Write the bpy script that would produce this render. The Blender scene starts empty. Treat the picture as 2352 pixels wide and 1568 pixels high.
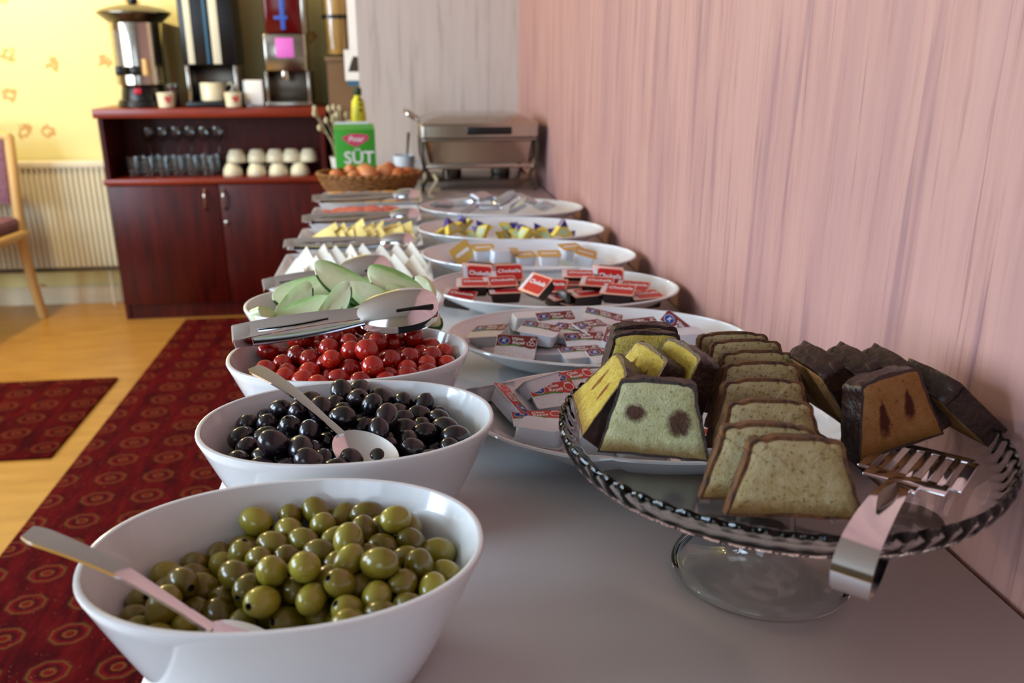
import bpy, bmesh, math, random
import numpy as np
from mathutils import Vector, Matrix, Euler

# ------------------------------------------------------------------ camera, world, light, exposure
scn = bpy.context.scene
COL = scn.collection
R = math.radians
PI = math.pi

cam_d = bpy.data.cameras.new('camera')
cam = bpy.data.objects.new('camera', cam_d)
COL.objects.link(cam)
cam.location = (0.0, 0.0, 1.21)
cam.rotation_euler = (R(90 - 18.496), 0, R(-7.46))
cam_d.sensor_width = 36.0
cam_d.lens = 36.0 * 1970.0 / 2352.0
cam_d.clip_start = 0.02
cam_d.dof.use_dof = True
cam_d.dof.focus_distance = 0.90
cam_d.dof.aperture_fstop = 5.4
scn.camera = cam

scn.view_settings.view_transform = 'Standard'
scn.view_settings.look = 'None'
scn.view_settings.gamma = 1.0
scn.view_settings.use_curve_mapping = False
scn.view_settings.exposure = 0.12
scn.cycles.transparent_max_bounces = 24
scn.cycles.max_bounces = 8
scn.cycles.diffuse_bounces = 2
scn.cycles.glossy_bounces = 3
scn.cycles.transmission_bounces = 8
scn.cycles.use_adaptive_sampling = True
scn.cycles.adaptive_threshold = 0.08
scn.cycles.caustics_reflective = False

world = bpy.data.worlds.new('World')
scn.world = world
world.use_nodes = True
world.node_tree.nodes['Background'].inputs[0].default_value = (0.55, 0.68, 0.9, 1)
world.node_tree.nodes['Background'].inputs[1].default_value = 1.0


def area(name, loc, rot, sx, sy, power, col):
    d = bpy.data.lights.new(name, 'AREA')
    d.shape = 'RECTANGLE'
    d.size, d.size_y = sx, sy
    d.energy = power
    d.color = col
    o = bpy.data.objects.new(name, d)
    COL.objects.link(o)
    o.location = loc
    o.rotation_euler = rot
    return o


# daylight coming in through the windows of the left wall and of the wall behind the camera
area('window_daylight', (-3.24, 0.40, 1.55), (0, R(-90), 0), 1.5, 1.5, 118, (0.62, 0.80, 1.0))
area('window_daylight', (-3.24, 2.25, 1.55), (0, R(-90), 0), 1.5, 1.5, 62, (0.88, 0.94, 1.0))
area('window_daylight', (-1.6, -2.34, 1.6), (R(90), 0, 0), 1.6, 1.5, 14, (0.72, 0.86, 1.0))

# ------------------------------------------------------------------ helpers: materials
def lin(c):
    return tuple((x / 12.92 if x <= 0.04045 else ((x + 0.055) / 1.055) ** 2.4) for x in c)


def hexc(s):
    return lin(tuple(int(s[i:i + 2], 16) / 255 for i in (0, 2, 4)))


class NT:
    def __init__(s, name):
        s.m = bpy.data.materials.new(name)
        s.m.use_nodes = True
        s.t = s.m.node_tree
        s.n = s.t.nodes
        s.p = s.n['Principled BSDF']
        s.out = s.n['Material Output']

    def node(s, typ, **kw):
        n = s.n.new(typ)
        for k, v in kw.items():
            if k.startswith('i_'):
                n.inputs[k[2:].replace('_', ' ')].default_value = v
            else:
                setattr(n, k, v)
        return n

    def link(s, a, b):
        s.t.links.new(a, b)

    def setp(s, **kw):
        names = dict(color='Base Color', rough='Roughness', metal='Metallic', ior='IOR', trans='Transmission Weight',
                     coat='Coat Weight', sub='Subsurface Weight', spec='Specular IOR Level', alpha='Alpha', sheen='Sheen Weight')
        for k, v in kw.items():
            i = s.p.inputs[names[k]]
            i.default_value = (*v, 1) if k == 'color' else v
        return s

    def coord(s, scale=(1, 1, 1), kind='Object', loc=(0, 0, 0), rot=(0, 0, 0)):
        tc = s.node('ShaderNodeTexCoord')
        mp = s.node('ShaderNodeMapping')
        mp.inputs['Scale'].default_value = scale
        mp.inputs['Location'].default_value = loc
        mp.inputs['Rotation'].default_value = rot
        s.link(tc.outputs[kind], mp.inputs[0])
        return mp.outputs[0]

    def noise(s, vec, scale, detail=4, rough=0.55, dist=0.0):
        n = s.node('ShaderNodeTexNoise')
        n.inputs['Scale'].default_value = scale
        n.inputs['Detail'].default_value = detail
        n.inputs['Roughness'].default_value = rough
        n.inputs['Distortion'].default_value = dist
        if vec is not None:
            s.link(vec, n.inputs['Vector'])
        return n.outputs['Fac']

    def ramp(s, fac, stops, interp='LINEAR'):
        r = s.node('ShaderNodeValToRGB')
        r.color_ramp.interpolation = interp
        e = r.color_ramp.elements
        while len(e) < len(stops):
            e.new(0.5)
        for el, (p, c) in zip(e, stops):
            el.position = p
            el.color = (*c, 1) if len(c) == 3 else c
        s.link(fac, r.inputs[0])
        return r.outputs[0]

    def mix(s, fac, a, b):
        m = s.node('ShaderNodeMix', data_type='RGBA')
        for sock, v in ((m.inputs[0], fac), (m.inputs[6], a), (m.inputs[7], b)):
            if hasattr(v, 'is_output'):
                s.link(v, sock)
            elif isinstance(v, (int, float)):
                sock.default_value = v
            else:
                sock.default_value = (*v, 1)
        return m.outputs[2]

    def math(s, op, a, b=0.0, c=0.0):
        m = s.node('ShaderNodeMath', operation=op)
        for i, v in enumerate((a, b, c)):
            if hasattr(v, 'is_output'):
                s.link(v, m.inputs[i])
            else:
                m.inputs[i].default_value = v
        return m.outputs[0]

    def bump(s, h, strength=0.3, dist=0.002):
        b = s.node('ShaderNodeBump')
        b.inputs['Strength'].default_value = strength
        b.inputs['Distance'].default_value = dist
        s.link(h, b.inputs['Height'])
        s.link(b.outputs[0], s.p.inputs['Normal'])
        return s

    def col(s, sock):
        s.link(sock, s.p.inputs['Base Color'])
        return s


MAT = {}


def simple(name, c, rough=0.5, metal=0.0, **kw):
    m = NT(name).setp(color=hexc(c), rough=rough, metal=metal, **kw)
    # faint uneven tone so that nothing is perfectly flat
    v = m.coord()
    n = m.noise(v, 9.0, 1)
    base = hexc(c)
    m.col(m.mix(n, tuple(x * 0.93 for x in base), tuple(min(1, x * 1.05) for x in base)))
    MAT[name] = m.m
    return m.m


simple('ceramic', 'eceef0', 0.10, coat=0.3)
simple('ceramic_plain', 'e8e4da', 0.16)
simple('tabletop', 'd6d2d0', 0.38)
simple('lace', 'dfe3de', 0.7)
simple('chrome', 'e6e8ee', 0.09, 1.0)
simple('steel', 'b8b0a4', 0.18, 1.0)
simple('steel_dark', '6e675e', 0.28, 1.0)
simple('black_plastic', '0c0b0d', 0.3)
simple('foil', 'c2c6cf', 0.28, 0.85)
simple('white_tub', 'd9dde6', 0.3, sub=0.0)
simple('paper', 'f2f1ef', 0.6)
simple('lid_white', 'efe9e7', 0.42)
simple('cherry_band', '7c2320', 0.4)
simple('straw_band', 'c22a22', 0.4)
simple('choco_tub', '23100c', 0.25)
simple('choco_border', 'e8a892', 0.4)
simple('choco_red', 'c4211d', 0.38)
simple('blue_ink', '223f92', 0.4)
simple('white_ink', 'f4efec', 0.5)
simple('green_ink', '4d8a2e', 0.5)
simple('gold_lid', 'd8b058', 0.35, 0.2)
simple('purple_wrap', '3a2a78', 0.3)
simple('yellow_wrap', 'e3c84e', 0.3)
simple('pale_green_wrap', 'bccfa8', 0.4)
simple('cheese_white', 'f3efe2', 0.55)
simple('cheese_yellow', 'f0de8c', 0.5)
simple('salami', 'd9705c', 0.5)
simple('orange_pastry', 'e6a94e', 0.6)
simple('carton_green', '3da52c', 0.4)
simple('carton_pink', 'd8486e', 0.4)
simple('bottle_yellow', 'e3df2c', 0.35)
simple('bottle_cap', '2c3f1c', 0.4)
simple('straw', 'cfc19a', 0.8)
simple('cord', 'd8d0b0', 0.5)
simple('grout_dark', '2a1712', 0.7)
simple('ceiling_white', 'a49c90', 0.85)
simple('plaster_cream', '94866e', 0.85)
simple('window_white', 'f3f3f0', 0.4)
simple('radiator_white', 'f2ead0', 0.4)
simple('pipe_dark', '3b3024', 0.5)
simple('chair_wood', 'd8b070', 0.45)
simple('baseboard', 'f0e6c6', 0.5)
simple('cup_cream', 'efe6c4', 0.25)
simple('red_print', 'b01f12', 0.4)
simple('tea_red', '5a0f0a', 0.15)
simple('tank_red', '5a0708', 0.15)
simple('display_pink', 'f07be0', 0.3)
simple('tap_blue', '3f63c8', 0.3)
simple('strip_cream', 'e9e6cc', 0.5)
simple('brown_board', '7b5c3c', 0.55)
simple('notice_dark', '33271d', 0.6)
simple('notice_blue', '2f6484', 0.6)
simple('jam_spot', '4a1418', 0.35)
simple('jam_streak', '8a4a24', 0.5)
simple('pit_dark', '171204', 0.5)
simple('stem_scar', '8f7a33', 0.6)
simple('cuc_skin', '24511d', 0.35)
simple('switch_red', 'e01838', 0.3)
simple('lamp_metal', 'b59a5a', 0.35, 0.8)


def mk_glass(name, color=(0.97, 0.985, 0.98), rough=0.0, ior=1.46):
    m = NT(name)
    g = m.node('ShaderNodeBsdfGlass')
    g.inputs['Color'].default_value = (*color, 1)
    g.inputs['Roughness'].default_value = rough
    g.inputs['IOR'].default_value = ior
    m.link(g.outputs[0], m.out.inputs[0])
    MAT[name] = m.m


mk_glass('glass', (0.99, 0.995, 0.99), 0.0, 1.38)


def thin_glass(name, tint=(0.93, 0.95, 0.95), gain=1.0):
    m = NT(name)
    t = m.node('ShaderNodeBsdfTransparent')
    t.inputs[0].default_value = (*tint, 1)
    g = m.node('ShaderNodeBsdfGlossy')
    g.inputs['Roughness'].default_value = 0.03
    f = m.node('ShaderNodeLayerWeight')
    f.inputs[0].default_value = 0.5
    fac = m.math('MULTIPLY_ADD', m.math('POWER', f.outputs['Facing'], 3.0), 0.6 * gain, 0.05)
    mx = m.node('ShaderNodeMixShader')
    m.link(fac, mx.inputs[0])
    m.link(t.outputs[0], mx.inputs[1])
    m.link(g.outputs[0], mx.inputs[2])
    m.link(mx.outputs[0], m.out.inputs[0])
    MAT[name] = m.m


thin_glass('thin_glass')
thin_glass('window_glass', (0.98, 0.99, 1.0))


def olive_mat(name, stops, rough, coat=0.3, nscale=60):
    m = NT(name).setp(rough=rough, coat=coat)
    oi = m.node('ShaderNodeObjectInfo')
    c = m.ramp(oi.outputs['Random'], stops)
    v = m.coord()
    n = m.noise(v, nscale, 4)
    hs = m.node('ShaderNodeHueSaturation')
    m.link(m.math('MULTIPLY_ADD', n, 0.9, 0.55), hs.inputs['Value'])
    m.link(c, hs.inputs['Color'])
    m.col(hs.outputs[0])
    MAT[name] = m.m


olive_mat('olive_green', [(0, hexc('625516')), (0.35, hexc('7a6c1e')), (0.7, hexc('8a7e28')), (1, hexc('a19434'))], 0.24)
olive_mat('olive_black', [(0, hexc('0d0a10')), (0.6, hexc('16111a')), (1, hexc('241821'))], 0.22)
olive_mat('tomato_red', [(0, hexc('8f100b')), (0.5, hexc('a9170f')), (1, hexc('c02a17'))], 0.14, 0.4, 25)
olive_mat('egg_brown', [(0, hexc('c46a32')), (0.5, hexc('d27e45')), (1, hexc('de9560'))], 0.5, 0.0, 30)


def wall_pink():
    m = NT('wallpaper_pink').setp(rough=0.55)
    v = m.coord((1, 1, 1))
    long = m.coord((1, 40, 2.6))
    n1 = m.noise(long, 1.0, 3, 0.6, 0.4)
    fine = m.coord((1, 120, 4.0))
    n2 = m.noise(fine, 1.0, 2, 0.6)
    a = m.ramp(n1, [(0.32, hexc('9c7474')), (0.44, hexc('b6887f')), (0.56, hexc('be9187')), (0.75, hexc('b58882'))])
    b = m.ramp(n2, [(0.27, hexc('8f6c7c')), (0.38, hexc('ffffff'))])
    mul = m.node('ShaderNodeMix', data_type='RGBA', blend_type='MULTIPLY')
    mul.inputs[0].default_value = 0.38
    m.link(a, mul.inputs[6])
    m.link(b, mul.inputs[7])
    big = m.noise(m.coord((1, 14, 1.2)), 1.0, 2, 0.5)
    c = m.mix(m.ramp(big, [(0.40, (0, 0, 0)), (0.66, (0.55, 0.55, 0.55))]), mul.outputs[2], hexc('a47a79'))
    m.col(c)
    MAT['wallpaper_pink'] = m.m


wall_pink()


def wall_grey():
    m = NT('wallpaper_grey').setp(rough=0.6)
    n1 = m.noise(m.coord((34, 34, 2.0)), 1.0, 4, 0.6, 0.3)
    m.col(m.ramp(n1, [(0.33, hexc('c8b8ac')), (0.45, hexc('dccdc0')), (0.7, hexc('e3d5c8'))]))
    MAT['wallpaper_grey'] = m.m


wall_grey()


def wall_yellow():
    m = NT('wallpaper_floral').setp(rough=0.7)
    v = m.coord((1, 1, 1))
    vo = m.node('ShaderNodeTexVoronoi', feature='F1')
    vo.inputs['Scale'].default_value = 6.5
    m.link(v, vo.inputs['Vector'])
    d = vo.outputs['Distance']
    wob = m.noise(v, 26, 3, 0.7)
    spot = m.math('ADD', d, m.math('MULTIPLY', wob, 0.62))
    # a ring-shaped sprig with a broken outline: blossoms and tendrils scattered over the paper
    blossom = m.math('LESS_THAN', m.math('ABSOLUTE', m.math('SUBTRACT', spot, 0.46)), 0.07)
    keep = m.node('ShaderNodeSeparateColor')
    m.link(vo.outputs['Color'], keep.inputs[0])
    k = m.math('GREATER_THAN', keep.outputs[0], 0.12)
    f = m.math('MULTIPLY', m.math('MULTIPLY', blossom, k), m.math('GREATER_THAN', m.noise(v, 40, 2), 0.40))
    tone = m.mix(keep.outputs[1], hexc('cf8a3c'), hexc('a8763a'))
    m.col(m.mix(m.math('MULTIPLY', f, 0.75), hexc('f3e8a4'), tone))
    MAT['wallpaper_floral'] = m.m


wall_yellow()


def floor_mat():
    m = NT('floor_amber').setp(rough=0.30)
    v = m.coord((1, 1, 1))
    n = m.noise(m.coord((1.2, 6, 1)), 3.0, 5, 0.6)
    base = m.ramp(n, [(0.3, hexc('a87530')), (0.55, hexc('b98538')), (0.8, hexc('c4924a'))])
    m.col(base)
    MAT['floor_amber'] = m.m


floor_mat()


def carpet_mat():
    m = NT('carpet_red').setp(rough=0.95, spec=0.05)
    v = m.coord((1, 1, 1))
    sx = m.node('ShaderNodeSeparateXYZ')
    m.link(v, sx.inputs[0])
    pu, pv = 0.137, 0.125
    row = m.math('FLOOR', m.math('DIVIDE', sx.outputs[1], pv))
    u = m.math('SUBTRACT', m.math('FRACT', m.math('DIVIDE', sx.outputs[0], pu)), 0.5)
    w = m.math('SUBTRACT', m.math('FRACT', m.math('DIVIDE', sx.outputs[1], pv)), 0.5)
    au, aw = m.math('ABSOLUTE', u), m.math('ABSOLUTE', w)
    # octagonal distance gives the stepped medallions of a red knotted carpet
    octa = m.math('MAXIMUM', m.math('MAXIMUM', au, m.math('MULTIPLY', aw, 1.05)),
                  m.math('MULTIPLY', m.math('ADD', au, aw), 0.72))
    n = m.noise(v, 90, 3, 0.7)
    octn = m.math('ADD', octa, m.math('MULTIPLY', m.math('SUBTRACT', n, 0.5), 0.05))
    med = m.ramp(octn, [(0.0, hexc('6e1a14')), (0.07, hexc('7a4a24')), (0.11, hexc('3a0c10')), (0.2, hexc('701216')),
                        (0.26, hexc('6b4a22')), (0.30, hexc('4e2418')), (0.33, hexc('5c0a10'))], 'CONSTANT')
    ground = m.ramp(m.noise(m.coord((9, 2, 1)), 3.0, 4, 0.7), [(0.35, hexc('38050a')), (0.55, hexc('52090d')), (0.75, hexc('621210'))])
    inside = m.math('LESS_THAN', octn, 0.33)
    c = m.mix(m.math('MULTIPLY', inside, 0.6), ground, med)
    speck = m.math('GREATER_THAN', m.noise(v, 140, 2, 0.6), 0.71)
    c = m.mix(m.math('MULTIPLY', speck, 0.45), c, hexc('a8785a'))
    m.col(c)
    m.bump(m.noise(v, 400, 2), 0.5, 0.003)
    MAT['carpet_red'] = m.m


carpet_mat()


def mahogany():
    m = NT('mahogany').setp(rough=0.36, spec=0.3)
    n = m.noise(m.coord((9, 9, 0.8)), 3.0, 5, 0.65, 0.6)
    m.col(m.ramp(n, [(0.3, hexc('2c0402')), (0.5, hexc('480a03')), (0.75, hexc('5c1406'))]))
    MAT['mahogany'] = m.m
    m = NT('mahogany_edge').setp(rough=0.3)
    n = m.noise(m.coord((1, 9, 9)), 3.0, 5, 0.65, 0.6)
    m.col(m.ramp(n, [(0.3, hexc('6a1c08')), (0.6, hexc('8a2c0e')), (0.8, hexc('9a3a14'))]))
    MAT['mahogany_edge'] = m.m


mahogany()


def crumb(name, c1, c2, c3, hole, spots=(), spot_c='4a1418', edge='94682a'):
    """cake crumb: pores, coarse grain, a browner base and, if given, soft-edged jam spots (x, z, rx, rz, drop)"""
    m = NT(name).setp(rough=0.85, spec=0.2)
    v = m.coord()
    n1 = m.noise(v, 70, 5, 0.65)
    pores = m.math('GREATER_THAN', m.noise(v, 330, 3, 0.5), 0.63)
    base = m.ramp(n1, [(0.3, hexc(c1)), (0.5, hexc(c2)), (0.72, hexc(c3))])
    c = m.mix(m.math('MULTIPLY', pores, 0.6), base, hexc(hole))
    s = m.node('ShaderNodeSeparateXYZ')
    m.link(v, s.inputs[0])
    fine = m.noise(v, 150, 4, 0.7)
    zz = m.math('ADD', s.outputs[2], m.math('MULTIPLY', m.math('SUBTRACT', fine, 0.5), 0.012))
    low = m.ramp(m.math('DIVIDE', zz, 0.02), [(0.25, (0.8, 0.8, 0.8)), (0.75, (0, 0, 0))])
    c = m.mix(low, c, hexc(edge))
    wob = m.math('MULTIPLY', m.math('SUBTRACT', m.noise(v, 170, 4, 0.7), 0.5), 1.5)
    for (x, z, rx, rz, drop) in spots:
        dz = m.math('DIVIDE', m.math('SUBTRACT', s.outputs[2], z), rz)
        wid = m.math('MAXIMUM', m.math('MULTIPLY_ADD', dz, -0.42 * drop, 1.0 - 0.4 * drop), 0.05)
        dx = m.math('DIVIDE', m.math('DIVIDE', m.math('SUBTRACT', s.outputs[0], x), rx), wid)
        d2 = m.math('ADD', m.math('MULTIPLY', dx, dx), m.math('MULTIPLY', dz, dz))
        f = m.ramp(m.math('ADD', d2, wob), [(0.35, (0.92, 0.92, 0.92)), (1.0, (0, 0, 0))])
        c = m.mix(f, c, hexc(spot_c))
    m.col(c)
    h = m.math('ADD', m.noise(v, 520, 4, 0.75), m.math('MULTIPLY', m.noise(v, 140, 3), 0.7))
    m.bump(h, 0.9, 0.0035)
    MAT[name] = m.m


crumb('crumb_plain', 'b0965a', 'c8b07e', 'd8c69a', '6d5228')
crumb('crumb_pale', 'bcb47a', 'd0cb98', 'dcd8ac', '83774a')
crumb('crumb_yellow', 'c9a83e', 'dcbf58', 'e8d078', 'a5802a')
crumb('crumb_yellow_streak', 'c9a83e', 'dcbf58', 'e8d078', 'a5802a', ((-0.012, 0.036, 0.0045, 0.016, 0), (0.014, 0.036, 0.004, 0.012, 0)), '8a4a24')
crumb('crumb_pale_spots', 'bcb47a', 'd0cb98', 'dcd8ac', '83774a', ((-0.017, 0.036, 0.011, 0.009, 0), (0.020, 0.030, 0.012, 0.014, 0)))
crumb('crumb_tan_drops', 'a9753f', 'b98650', 'c4935c', '75481f', ((-0.014, 0.030, 0.011, 0.018, 1), (0.014, 0.036, 0.010, 0.016, 1)))
crumb('crumb_tan', 'a9753f', 'b98650', 'c4935c', '75481f')


def crust(name, c1, c2, rough=0.6, bs=0.5):
    m = NT(name).setp(rough=rough)
    v = m.coord()
    n = m.noise(v, 75, 5, 0.65)
    m.col(m.ramp(n, [(0.36, hexc(c1)), (0.64, hexc(c2))]))
    m.bump(m.math('ADD', m.noise(v, 140, 4, 0.6), m.math('MULTIPLY', m.noise(v, 45, 2), 1.2)), bs, 0.004)
    MAT[name] = m.m


crust('crust_brown', '2e1709', '74481e')
crust('chocolate', '1c0d0b', '33190f', 0.38, 0.45)
crust('wicker', '6b3c12', 'a06a2a', 0.6, 0.6)
crust('upholstery', '6d4656', '8a6070', 0.85, 0.3)


def cucumber():
    m = NT('cuc_flesh').setp(rough=0.25, sub=0.0)
    v = m.coord()
    n = m.noise(m.coord((30, 90, 40)), 1.0, 4, 0.6)
    s = m.node('ShaderNodeSeparateXYZ')
    m.link(v, s.inputs[0])
    edge = m.math('ADD', m.math('MULTIPLY', m.math('ABSOLUTE', s.outputs[1]), 48), m.math('MULTIPLY', m.math('SUBTRACT', n, 0.5), 0.7))
    m.col(m.ramp(edge, [(0.1, hexc('eef0c4')), (0.5, hexc('e0ebba')), (0.85, hexc('c6e09e')), (1.0, hexc('93c66c'))]))
    m.bump(m.noise(v, 120, 3), 0.2, 0.002)
    MAT['cuc_flesh'] = m.m


cucumber()


def print_mat():
    # tiny print on the lids: rows of grey-blue hairlines, too small to read
    m = NT('lid_print').setp(rough=0.42)
    v = m.coord((1, 1, 1))
    s = m.node('ShaderNodeSeparateXYZ')
    m.link(v, s.inputs[0])
    rows = m.math('GREATER_THAN', m.math('SINE', m.math('MULTIPLY', s.outputs[1], 3000)), 0.1)
    words = m.math('GREATER_THAN', m.noise(m.coord((900, 300, 1)), 1.0, 2), 0.47)
    m.col(m.mix(m.math('MULTIPLY', m.math('MULTIPLY', rows, words), 0.55), hexc('efe9e9'), hexc('5f6da4')))
    MAT['lid_print'] = m.m


print_mat()

# ------------------------------------------------------------------ helpers: geometry
class B:
    """collects verts and faces, builds one mesh"""
    def __init__(s):
        s.v, s.f, s.m = [], [], []

    def add(s, V, F, mi=0, mat=None):
        o = len(s.v)
        if mat is not None:
            V = [mat @ Vector(p) for p in V]
        s.v += [tuple(p) for p in V]
        s.f += [tuple(i + o for i in f) for f in F]
        s.m += [mi] * len(F)
        return s

    def box(s, x0, x1, y0, y1, z0, z1, mi=0, mat=None):
        V = [(x, y, z) for z in (z0, z1) for y in (y0, y1) for x in (x0, x1)]
        F = [(0, 2, 3, 1), (4, 5, 7, 6), (0, 1, 5, 4), (2, 6, 7, 3), (0, 4, 6, 2), (1, 3, 7, 5)]
        return s.add(V, F, mi, mat)

    def loft(s, rings, cap0=True, cap1=True, mi=0, mat=None, loop=False):
        n = len(rings[0])
        V = [p for r in rings for p in r]
        F = []
        k = len(rings)
        for i in range(k if loop else k - 1):
            a, b = i * n, ((i + 1) % k) * n
            for j in range(n):
                j2 = (j + 1) % n
                F.append((a + j, a + j2, b + j2, b + j))
        if not loop:
            if cap0:
                F.append(tuple(reversed(range(n))))
            if cap1:
                F.append(tuple(range((k - 1) * n, k * n)))
        return s.add(V, F, mi, mat)

    def rbox(s, x0, x1, y0, y1, z0, z1, r=0.004, mi=0, mat=None, n=3):
        """box with rounded vertical and top and bottom edges"""
        w, d = (x1 - x0), (y1 - y0)
        cx, cy = (x0 + x1) / 2, (y0 + y1) / 2
        r = min(r, w / 2.01, d / 2.01, (z1 - z0) / 2.01)
        rings = []
        for t in (0, 0.5, 1):
            a = t * PI / 2
            i = r * (1 - math.sin(a))
            rings.append([(cx + x, cy + y, z0 + r * (1 - math.cos(a))) for x, y in rrect(w - 2 * i, d - 2 * i, max(r - i, r * 0.15), n)])
        for t in (1, 0.5, 0):
            a = t * PI / 2
            i = r * (1 - math.sin(a))
            rings.append([(cx + x, cy + y, z1 - r * (1 - math.cos(a))) for x, y in rrect(w - 2 * i, d - 2 * i, max(r - i, r * 0.15), n)])
        return s.loft(rings, mi=mi, mat=mat)

    def lathe(s, prof, n=32, mi=0, mat=None, sx=1.0, sy=1.0, cap0=True, cap1=True):
        rings = [[(r * math.cos(2 * PI * j / n) * sx, r * math.sin(2 * PI * j / n) * sy, z) for j in range(n)] for r, z in prof]
        return s.loft(rings, cap0, cap1, mi, mat)

    def tube(s, path, r, n=8, mi=0, mat=None, loop=False):
        P = [Vector(p) for p in path]
        rr = r if isinstance(r, (list, tuple)) else [r] * len(P)
        rings = []
        ref = Vector((0, 0, 1))
        k = len(P)
        for i in range(k):
            if loop:
                t = (P[(i + 1) % k] - P[i - 1]).normalized()
            else:
                t = (P[min(i + 1, k - 1)] - P[max(i - 1, 0)]).normalized()
            if abs(t.dot(ref)) > 0.95 and i == 0:
                ref = Vector((1, 0, 0))
            a = (ref - t * ref.dot(t)).normalized()
            ref = a
            b = t.cross(a)
            rings.append([P[i] + (a * math.cos(2 * PI * j / n) + b * math.sin(2 * PI * j / n)) * rr[i] for j in range(n)])
        return s.loft(rings, mi=mi, mat=mat, loop=loop)

    def ribbon(s, pts, widths, side, thick=0.0015, mi=0, mat=None, crown=0.0):
        """a flat strap along pts; side = the direction of its width; crown bows it"""
        P = [Vector(p) for p in pts]
        side = Vector(side).normalized()
        k = len(P)
        th = thick if isinstance(thick, (list, tuple)) else [thick] * k
        rings = []
        for i in range(k):
            t = (P[min(i + 1, k - 1)] - P[max(i - 1, 0)]).normalized()
            nrm = side.cross(t).normalized()
            w = widths[i] / 2
            row_t, row_b = [], []
            for q in (-1, -0.55, 0, 0.55, 1):
                c = crown * (1 - q * q)
                row_t.append(P[i] + side * (w * q) + nrm * (th[i] / 2 + c))
                row_b.append(P[i] + side * (w * q) + nrm * (-th[i] / 2 + c))
            rings.append(row_t + row_b[::-1])
        return s.loft(rings, mi=mi, mat=mat)

    def sphere(s, c, rx, ry, rz, n=16, k=10, mi=0, mat=None):
        prof = [(max(1e-5, math.sin(PI * i / k)), -math.cos(PI * i / k)) for i in range(k + 1)]
        V, F = [], []
        rings = [[(c[0] + r * math.cos(2 * PI * j / n) * rx, c[1] + r * math.sin(2 * PI * j / n) * ry, c[2] + z * rz) for j in range(n)] for r, z in prof]
        return s.loft(rings, mi=mi, mat=mat)

    def prism(s, poly, y0, y1, mi=0, mat=None):
        """polygon in xz extruded along y"""
        return s.loft([[(x, y0, z) for x, z in poly], [(x, y1, z) for x, z in poly]], mi=mi, mat=mat)

    def mesh(s, name, mats, sharp=38, smooth=True):
        me = bpy.data.meshes.new(name)
        me.from_pydata(s.v, [], s.f)
        for q in (mats if isinstance(mats, (list, tuple)) else [mats]):
            me.materials.append(MAT[q])
        if any(s.m):
            me.polygons.foreach_set('material_index', s.m)
        bm = bmesh.new()
        bm.from_mesh(me)
        bmesh.ops.recalc_face_normals(bm, faces=bm.faces)
        bm.to_mesh(me)
        bm.free()
        if smooth:
            me.shade_smooth()
            me.set_sharp_from_angle(angle=R(sharp))
        me.update()
        return me

    def obj(s, name, mats, parent=None, loc=(0, 0, 0), rot=(0, 0, 0), sharp=38, smooth=True):
        return ob(name, s.mesh(name, mats, sharp, smooth), parent, loc, rot)


def rrect(w, d, r, n=4):
    pts = []
    for cx, cy, a0 in ((w / 2 - r, d / 2 - r, 0), (-w / 2 + r, d / 2 - r, 90), (-w / 2 + r, -d / 2 + r, 180), (w / 2 - r, -d / 2 + r, 270)):
        for i in range(n + 1):
            a = R(a0 + 90 * i / n)
            pts.append((cx + r * math.cos(a), cy + r * math.sin(a)))
    return pts


def ob(name, me, parent=None, loc=(0, 0, 0), rot=(0, 0, 0)):
    o = bpy.data.objects.new(name, me)
    COL.objects.link(o)
    o.parent = parent
    o.location = loc
    o.rotation_euler = rot
    return o


def tag(o, label, cat, group=None):
    o['label'] = label
    o['category'] = cat
    if group:
        o['group'] = group
    return o


def thing(name, label, cat, loc=(0, 0, 0), rot=(0, 0, 0), group=None):
    o = bpy.data.objects.new(name, None)
    o.empty_display_size = 0.05
    COL.objects.link(o)
    o.location = loc
    o.rotation_euler = rot
    return tag(o, label, cat, group)


def struct(o):
    o['kind'] = 'structure'
    return o


def copy_tree(o, parent=None):
    c = o.copy()
    COL.objects.link(c)
    c.parent = parent
    for ch in list(o.children):
        copy_tree(ch, c)
    return c


def text_mesh(name, s, size, mat, extrude=0.0001, shear=0.0, align='CENTER'):
    cu = bpy.data.curves.new(name, 'FONT')
    cu.body = s
    cu.size = size
    cu.align_x = align
    cu.align_y = 'CENTER'
    cu.extrude = extrude
    cu.shear = shear
    cu.offset = size * 0.015
    cu.resolution_u = 3
    tmp = bpy.data.objects.new(name, cu)
    COL.objects.link(tmp)
    dg = bpy.context.evaluated_depsgraph_get()
    dg.update()
    me = bpy.data.meshes.new_from_object(tmp.evaluated_get(dg))
    me.name = name
    me.materials.clear()
    me.materials.append(MAT[mat])
    COL.objects.unlink(tmp)
    bpy.data.objects.remove(tmp)
    bpy.data.curves.remove(cu)
    return me


def smoothpath(pts, n=6):
    """Catmull-Rom through pts"""
    P = [Vector(p) for p in pts]
    P = [P[0] * 2 - P[1]] + P + [P[-1] * 2 - P[-2]]
    out = []
    for i in range(1, len(P) - 2):
        for k in range(n):
            t = k / n
            a, b, c, d = P[i - 1], P[i], P[i + 1], P[i + 2]
            out.append(0.5 * ((2 * b) + (c - a) * t + (2 * a - 5 * b + 4 * c - d) * t * t + (3 * b - a - 3 * c + d) * t ** 3))
    out.append(P[-2])
    return out


TZ = 0.75      # table height

# ------------------------------------------------------------------ the setting
XL, XR, YB, YF, ZC = -3.3, 0.525, -2.4, 4.5, 2.65
XP, YP = -0.147, 3.79       # the grey wall that juts out at the far end of the table

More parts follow.
